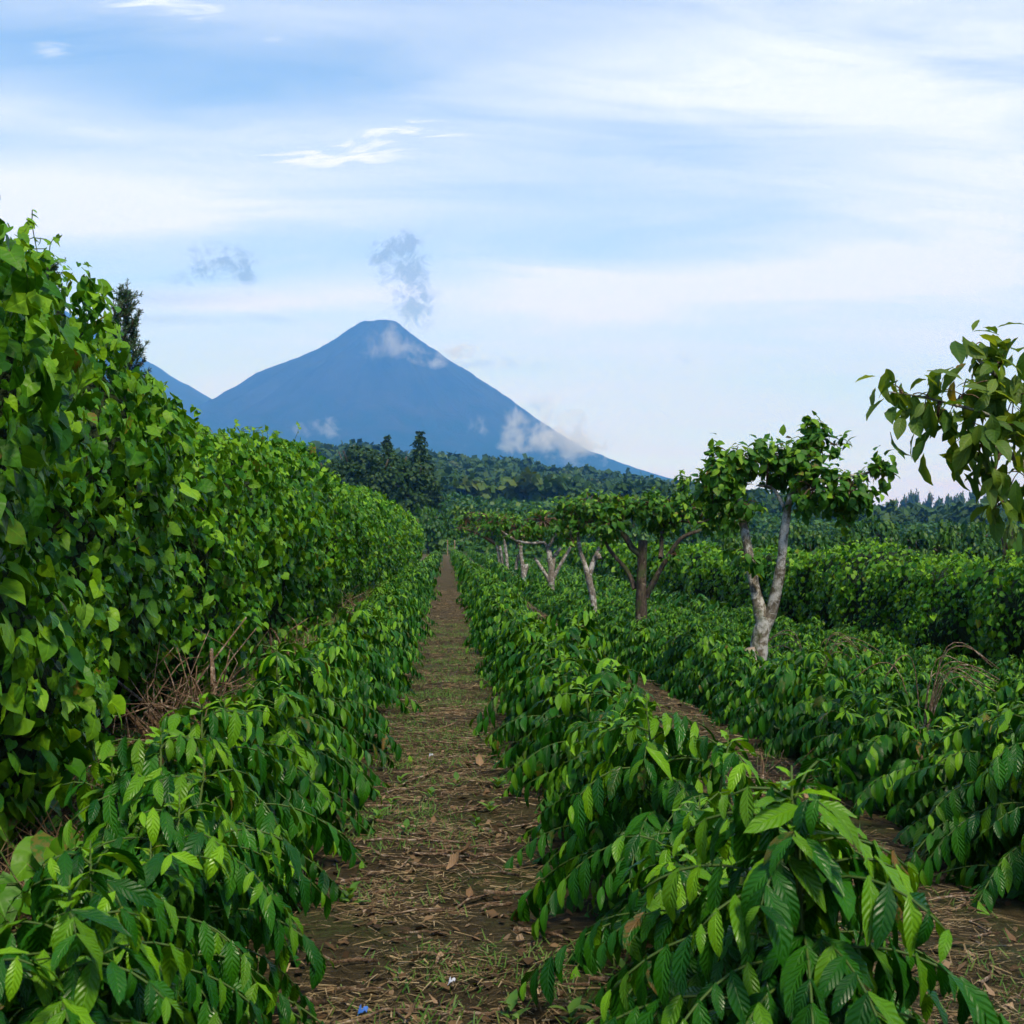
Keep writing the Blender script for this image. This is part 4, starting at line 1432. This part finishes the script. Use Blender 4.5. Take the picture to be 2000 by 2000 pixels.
strew('undergrowth', 'low green weeds creeping out from the foot of the tall vine hedge', 'weeds', 8000, M_VINE, (0.06, 0.20), (0.05, 0.13), (0.3, 2.2), patchy([-2.35, -2.45, -2.1, -1.8], 8.0, 90, -0.02, 0.8, 2.0, 1.1), 95, HEART_LO)
# little green sprouts on the path
for i in range(16):
    x, y = r.normal(0, 0.34), 4.4 + 5.5 * r.random()
    n = int(r.integers(4, 8))
    an = np.arange(n) * 2.4 + r.random()
    pos = np.stack([np.zeros(n), np.zeros(n), np.linspace(0.0, 0.06, n)], 1)
    dr = np.stack([np.cos(an), np.sin(an), r.uniform(0.5, 1.8, n)], 1)
    me = joined('sprout', OVATE_MID, frames(pos, dr, np.stack([-np.cos(an) * 0.5, -np.sin(an) * 0.5, np.ones(n)], 1), r.uniform(0.05, 0.11, n), np.full(n, 0.7)), M_GRASS, None, r.uniform(0, 0.8, n))
    tag(link('weed_sprout', me, None, (x, y, gnear(x, y) - 0.003)), 'small green weed sprouting from the littered dirt path', 'weed', 'weed sprouts on the path')
# scraps of plastic
M_BLUE = plain_mat('blue_plastic', (0.03, 0.10, 0.38), (0.05, 0.16, 0.5), 0.4)
M_WHITEP = plain_mat('white_plastic', (0.35, 0.37, 0.42), (0.5, 0.52, 0.56), 0.5)
for px, py, mat, s, lab in ((716, 1974, M_BLUE, 0.04, 'crumpled blue plastic scrap on the dirt path'), (845, 1476, M_WHITEP, 0.035, 'small white plastic scrap on the bare earth of the path'),
                            (888, 1920, M_WHITEP, 0.028, 'pale torn wrapper lying among twigs on the path')):
    d = 1.7 * FPX / (py - 1060)
    p = P(px, py, d)
    b = leaf_base(lambda t: 0.5 + 0.2 * math.sin(9 * t), 5, 4, 0.5, 0.8, 0.12, 0.6)
    o = link('plastic_scrap', mesh_np('plastic_scrap', b[0], b[1], mat, smooth=False), None, (p.x, p.y, gnear(p.x, p.y) + 0.025), 1.3, (s, s, s))
    tag(o, lab, 'scrap')


# heaps of dead brush between the hedge and the first row
def brush_heap(label, px, py, n, spread, hgt, seed, thick=0.008):
    r = np.random.default_rng(seed)
    d = 1.7 * FPX / (py - 1060)
    c = P(px, py, d)
    c.z = gz(c.x, c.y)
    root = link('brush_heap', None, None, c)
    for i in range(n):
        ln = r.uniform(0.35, 1.0) * hgt * 1.3
        a = r.uniform(0, 6.28)
        up = r.uniform(0.15, 1.3)
        s0 = Vector((r.normal(0, spread * 0.45), r.normal(0, spread * 0.6), r.uniform(-0.02, 0.12)))
        dv = Vector((math.cos(a) * math.cos(up), math.sin(a) * math.cos(up), math.sin(up)))
        bend = Vector(r.normal(0, 0.16, 3))
        pts = curve_pts([s0, s0 + dv * ln * 0.5 + bend * ln, s0 + dv * ln + bend * ln * r.uniform(-1.2, 0.6) - Vector((0, 0, 0.12 * ln))], 3)
        for v in pts:
            v.z = max(v.z, -0.02)
        th = thick * r.uniform(0.3, 1.0) * (2.0 if i % 9 == 0 else 1)
        link('branch', tubes_mesh('branch', [(pts, [th * (1 - 0.08 * k) for k in range(len(pts))], 5, 0.2)], M_STICK), root)
    fine = []
    for i in range(n * 4):
        s0 = Vector((r.normal(0, spread * 0.5), r.normal(0, spread * 0.6), abs(r.normal(0, hgt * 0.3))))
        e = s0 + Vector(r.normal(0, 0.16, 3))
        fine.append(([s0, s0.lerp(e, 0.5) + Vector(r.normal(0, 0.03, 3)), e], 0.0022, 3))
    tag(link('fine_twigs', tubes_mesh('fine_twigs', fine, M_TWIG_BROWN), root), kind='stuff')
    tag(root, label, 'brush')


brush_heap('tall heap of dead bare branches leaning against the vine hedge', 365, 1455, 85, 0.40, 0.95, 201, 0.013)
brush_heap('low tangle of dead branches on the ground at the hedge foot', 200, 1580, 44, 0.42, 0.30, 202, 0.011)
brush_heap('smaller heap of brown brush farther along the hedge foot', 570, 1300, 50, 0.6, 0.6, 203, 0.012)
brush_heap('thin dead brush beside the coffee row near the far hedge', 690, 1205, 40, 0.9, 0.7, 204, 0.014)
brush_heap('few broken twigs in the lane between coffee rows', 1475, 1560, 14, 0.22, 0.28, 205, 0.006)

# arching dead bramble among the coffee behind the forked tree
for px, py, d, lab in ((1590, 1300, 17.5, 'arching dead bramble stems over the coffee beside the forked tree'), (1800, 1420, 13.0, 'grey leafless bush standing in a gap of the coffee row')):
    c = P(px, py, d)
    c.z = gz(c.x, c.y)
    root = link('dead_bramble', None, None, c)
    for i in range(12):
        a = r.uniform(-1.2, 1.2) + (3.14 if r.random() < 0.4 else 0)
        ln = r.uniform(0.4, 0.75)
        h = r.uniform(0.75, 1.12)
        pts = curve_pts([Vector((0, 0, 0)), Vector((math.cos(a) * ln * 0.3, math.sin(a) * 0.2, h * 0.85)), Vector((math.cos(a) * ln * 0.7, math.sin(a) * 0.3, h)), Vector((math.cos(a) * ln * 1.25, math.sin(a) * 0.4, h * 0.8))], 3)
        link('stem', tubes_mesh('bramble_stem', [(pts, 0.0055, 4)], M_STICK), root)
    tag(root, lab, 'bramble')

# big-leaved vine runner on the ground at the near end of the hedge
root = link('vine_plant', None, None, (-1.78, 6.25, gz(-1.78, 6.25)))
n = 15
pos = np.stack([r.normal(0, 0.16, n), r.normal(0, 0.2, n), r.uniform(0.15, 0.52, n)], 1)
dr = np.stack([r.normal(0.3, 0.5, n), r.normal(-0.4, 0.4, n), r.uniform(-0.9, -0.1, n)], 1)
leaf_objects(root, VINE_MESH, frames(pos, dr, np.stack([r.normal(0.2, 0.3, n), np.full(n, -0.5), np.full(n, 0.9)], 1), r.uniform(0.14, 0.25, n)), np.zeros(n))
link('stem', tubes_mesh('vine_stem', [([Vector((0, 0, 0)), Vector(p) * 0.5 + Vector((0, 0, .1)), Vector(p)], 0.004, 4) for p in pos], M_GREENSTEM), root)
tag(root, 'low vine with big heart-shaped leaves in front of the dead branches', 'vine')


# ------------------------------------------------------------------ clouds clinging to the volcano
def cloud(label, px, py, depth, rx, ry, dens, seed, thr=0.46, squash=1.0):
    c = P(px, py, depth)
    k = depth / FPX
    m = bpy.data.materials.new('cloud_vapour')
    m.use_nodes = True
    m.node_tree.nodes.clear()
    T = NT(m.node_tree)
    oc = T.node('ShaderNodeTexCoord').outputs['Object']
    ln = T.node('ShaderNodeVectorMath', operation='LENGTH')
    T.l.new(oc, ln.inputs[0])
    mp = T.node('ShaderNodeVectorMath', operation='ADD')
    T.l.new(T.vmul(oc, (rx / 40, 1.0, ry / 40)), mp.inputs[0])
    mp.inputs[1].default_value = (seed * 3.7, seed, 0)
    nz = T.noise(mp.outputs[0], 0.9, 6, 0.62, 0.4)
    fall = T.math('SUBTRACT', 1.0, T.math('MULTIPLY', ln.outputs['Value'], ln.outputs['Value']), clamp=True)
    v = T.math('ADD', nz, T.math('MULTIPLY', T.math('SUBTRACT', fall, 1.0), 0.35))
    den = T.math('MULTIPLY', T.smooth(v, thr - 0.05, thr + 0.17), dens)
    pv_ = T.node('ShaderNodeVolumePrincipled')
    pv_.inputs['Color'].default_value = (1, 1, 1, 1)
    pv_.inputs['Absorption Color'].default_value = (1, 1, 1, 1)
    T.l.new(den, pv_.inputs['Density'])
    o_ = T.node('ShaderNodeOutputMaterial')
    T.l.new(pv_.outputs[0], o_.inputs['Volume'])
    V, Q = [], []
    for i in range(9):
        th = math.pi * i / 8
        for j in range(14):
            ph = 2 * math.pi * j / 14
            V.append((math.sin(th) * math.cos(ph) * 1.02, math.sin(th) * math.sin(ph) * 1.02, math.cos(th) * 1.02))
    for i in range(8):
        for j in range(14):
            j2 = (j + 1) % 14
            Q.append((i * 14 + j, (i + 1) * 14 + j, (i + 1) * 14 + j2, i * 14 + j2))
    o = link('cloud', mesh_np('cloud', np.array(V), np.array(Q), m), None, c, None, (rx * k, max(rx, ry) * k * 0.6, ry * k))
    tag(o, label, 'cloud')


cloud('thin vapour veil hanging on the shoulder of the volcano summit', 765, 672, 7350, 105, 52, 0.0048, 1, 0.43)
cloud('small bright cloud wisp on the upper volcano slope', 850, 712, 7050, 44, 18, 0.008, 2, 0.42)
cloud('streak of vapour trailing off the volcano edge below the summit', 880, 690, 7300, 150, 40, 0.0055, 7, 0.45)
cloud('small torn cloud puff low on the volcano slope above the forest', 925, 838, 6500, 52, 54, 0.010, 3, 0.44)
cloud('upright white cloud puff low on the volcano slope', 1000, 846, 6450, 60, 70, 0.012, 4, 0.42)
cloud('wide bank of cloud lying over the lower volcano edge', 1110, 862, 6350, 140, 80, 0.0085, 5, 0.39)
cloud('faint wisp of cloud low on the volcano slope over the tall hedge', 610, 838, 6500, 75, 34, 0.006, 6, 0.42)
cloud('ragged wisp of vapour rising beside the lower volcano edge', 1065, 800, 6700, 70, 60, 0.005, 8, 0.46)

# ------------------------------------------------------------------ air
hm = bpy.data.materials.new('haze_air')
hm.use_nodes = True
hm.node_tree.nodes.clear()
T = NT(hm.node_tree)
pv_ = T.node('ShaderNodeVolumePrincipled')
pv_.inputs['Color'].default_value = (0.09, 0.37, 1.0, 1)
pv_.inputs['Absorption Color'].default_value = (1, 1, 1, 1)
pv_.inputs['Density'].default_value = 1.5e-4
pv_.inputs['Anisotropy'].default_value = 0.0
o_ = T.node('ShaderNodeOutputMaterial')
T.l.new(pv_.outputs[0], o_.inputs['Volume'])
x0, x1, y0, y1, z0, z1 = -6500, 6500, -3800, 12200, -80, 1560
hv = [(x, y, z) for z in (z0, z1) for y in (y0, y1) for x in (x0, x1)]
hq = [(0, 2, 3, 1), (4, 5, 7, 6), (0, 1, 5, 4), (2, 6, 7, 3), (0, 4, 6, 2), (1, 3, 7, 5)]
hz = link('haze', mesh_np('haze', np.array(hv), np.array(hq), hm, smooth=False))
tag(hz, kind='stuff')
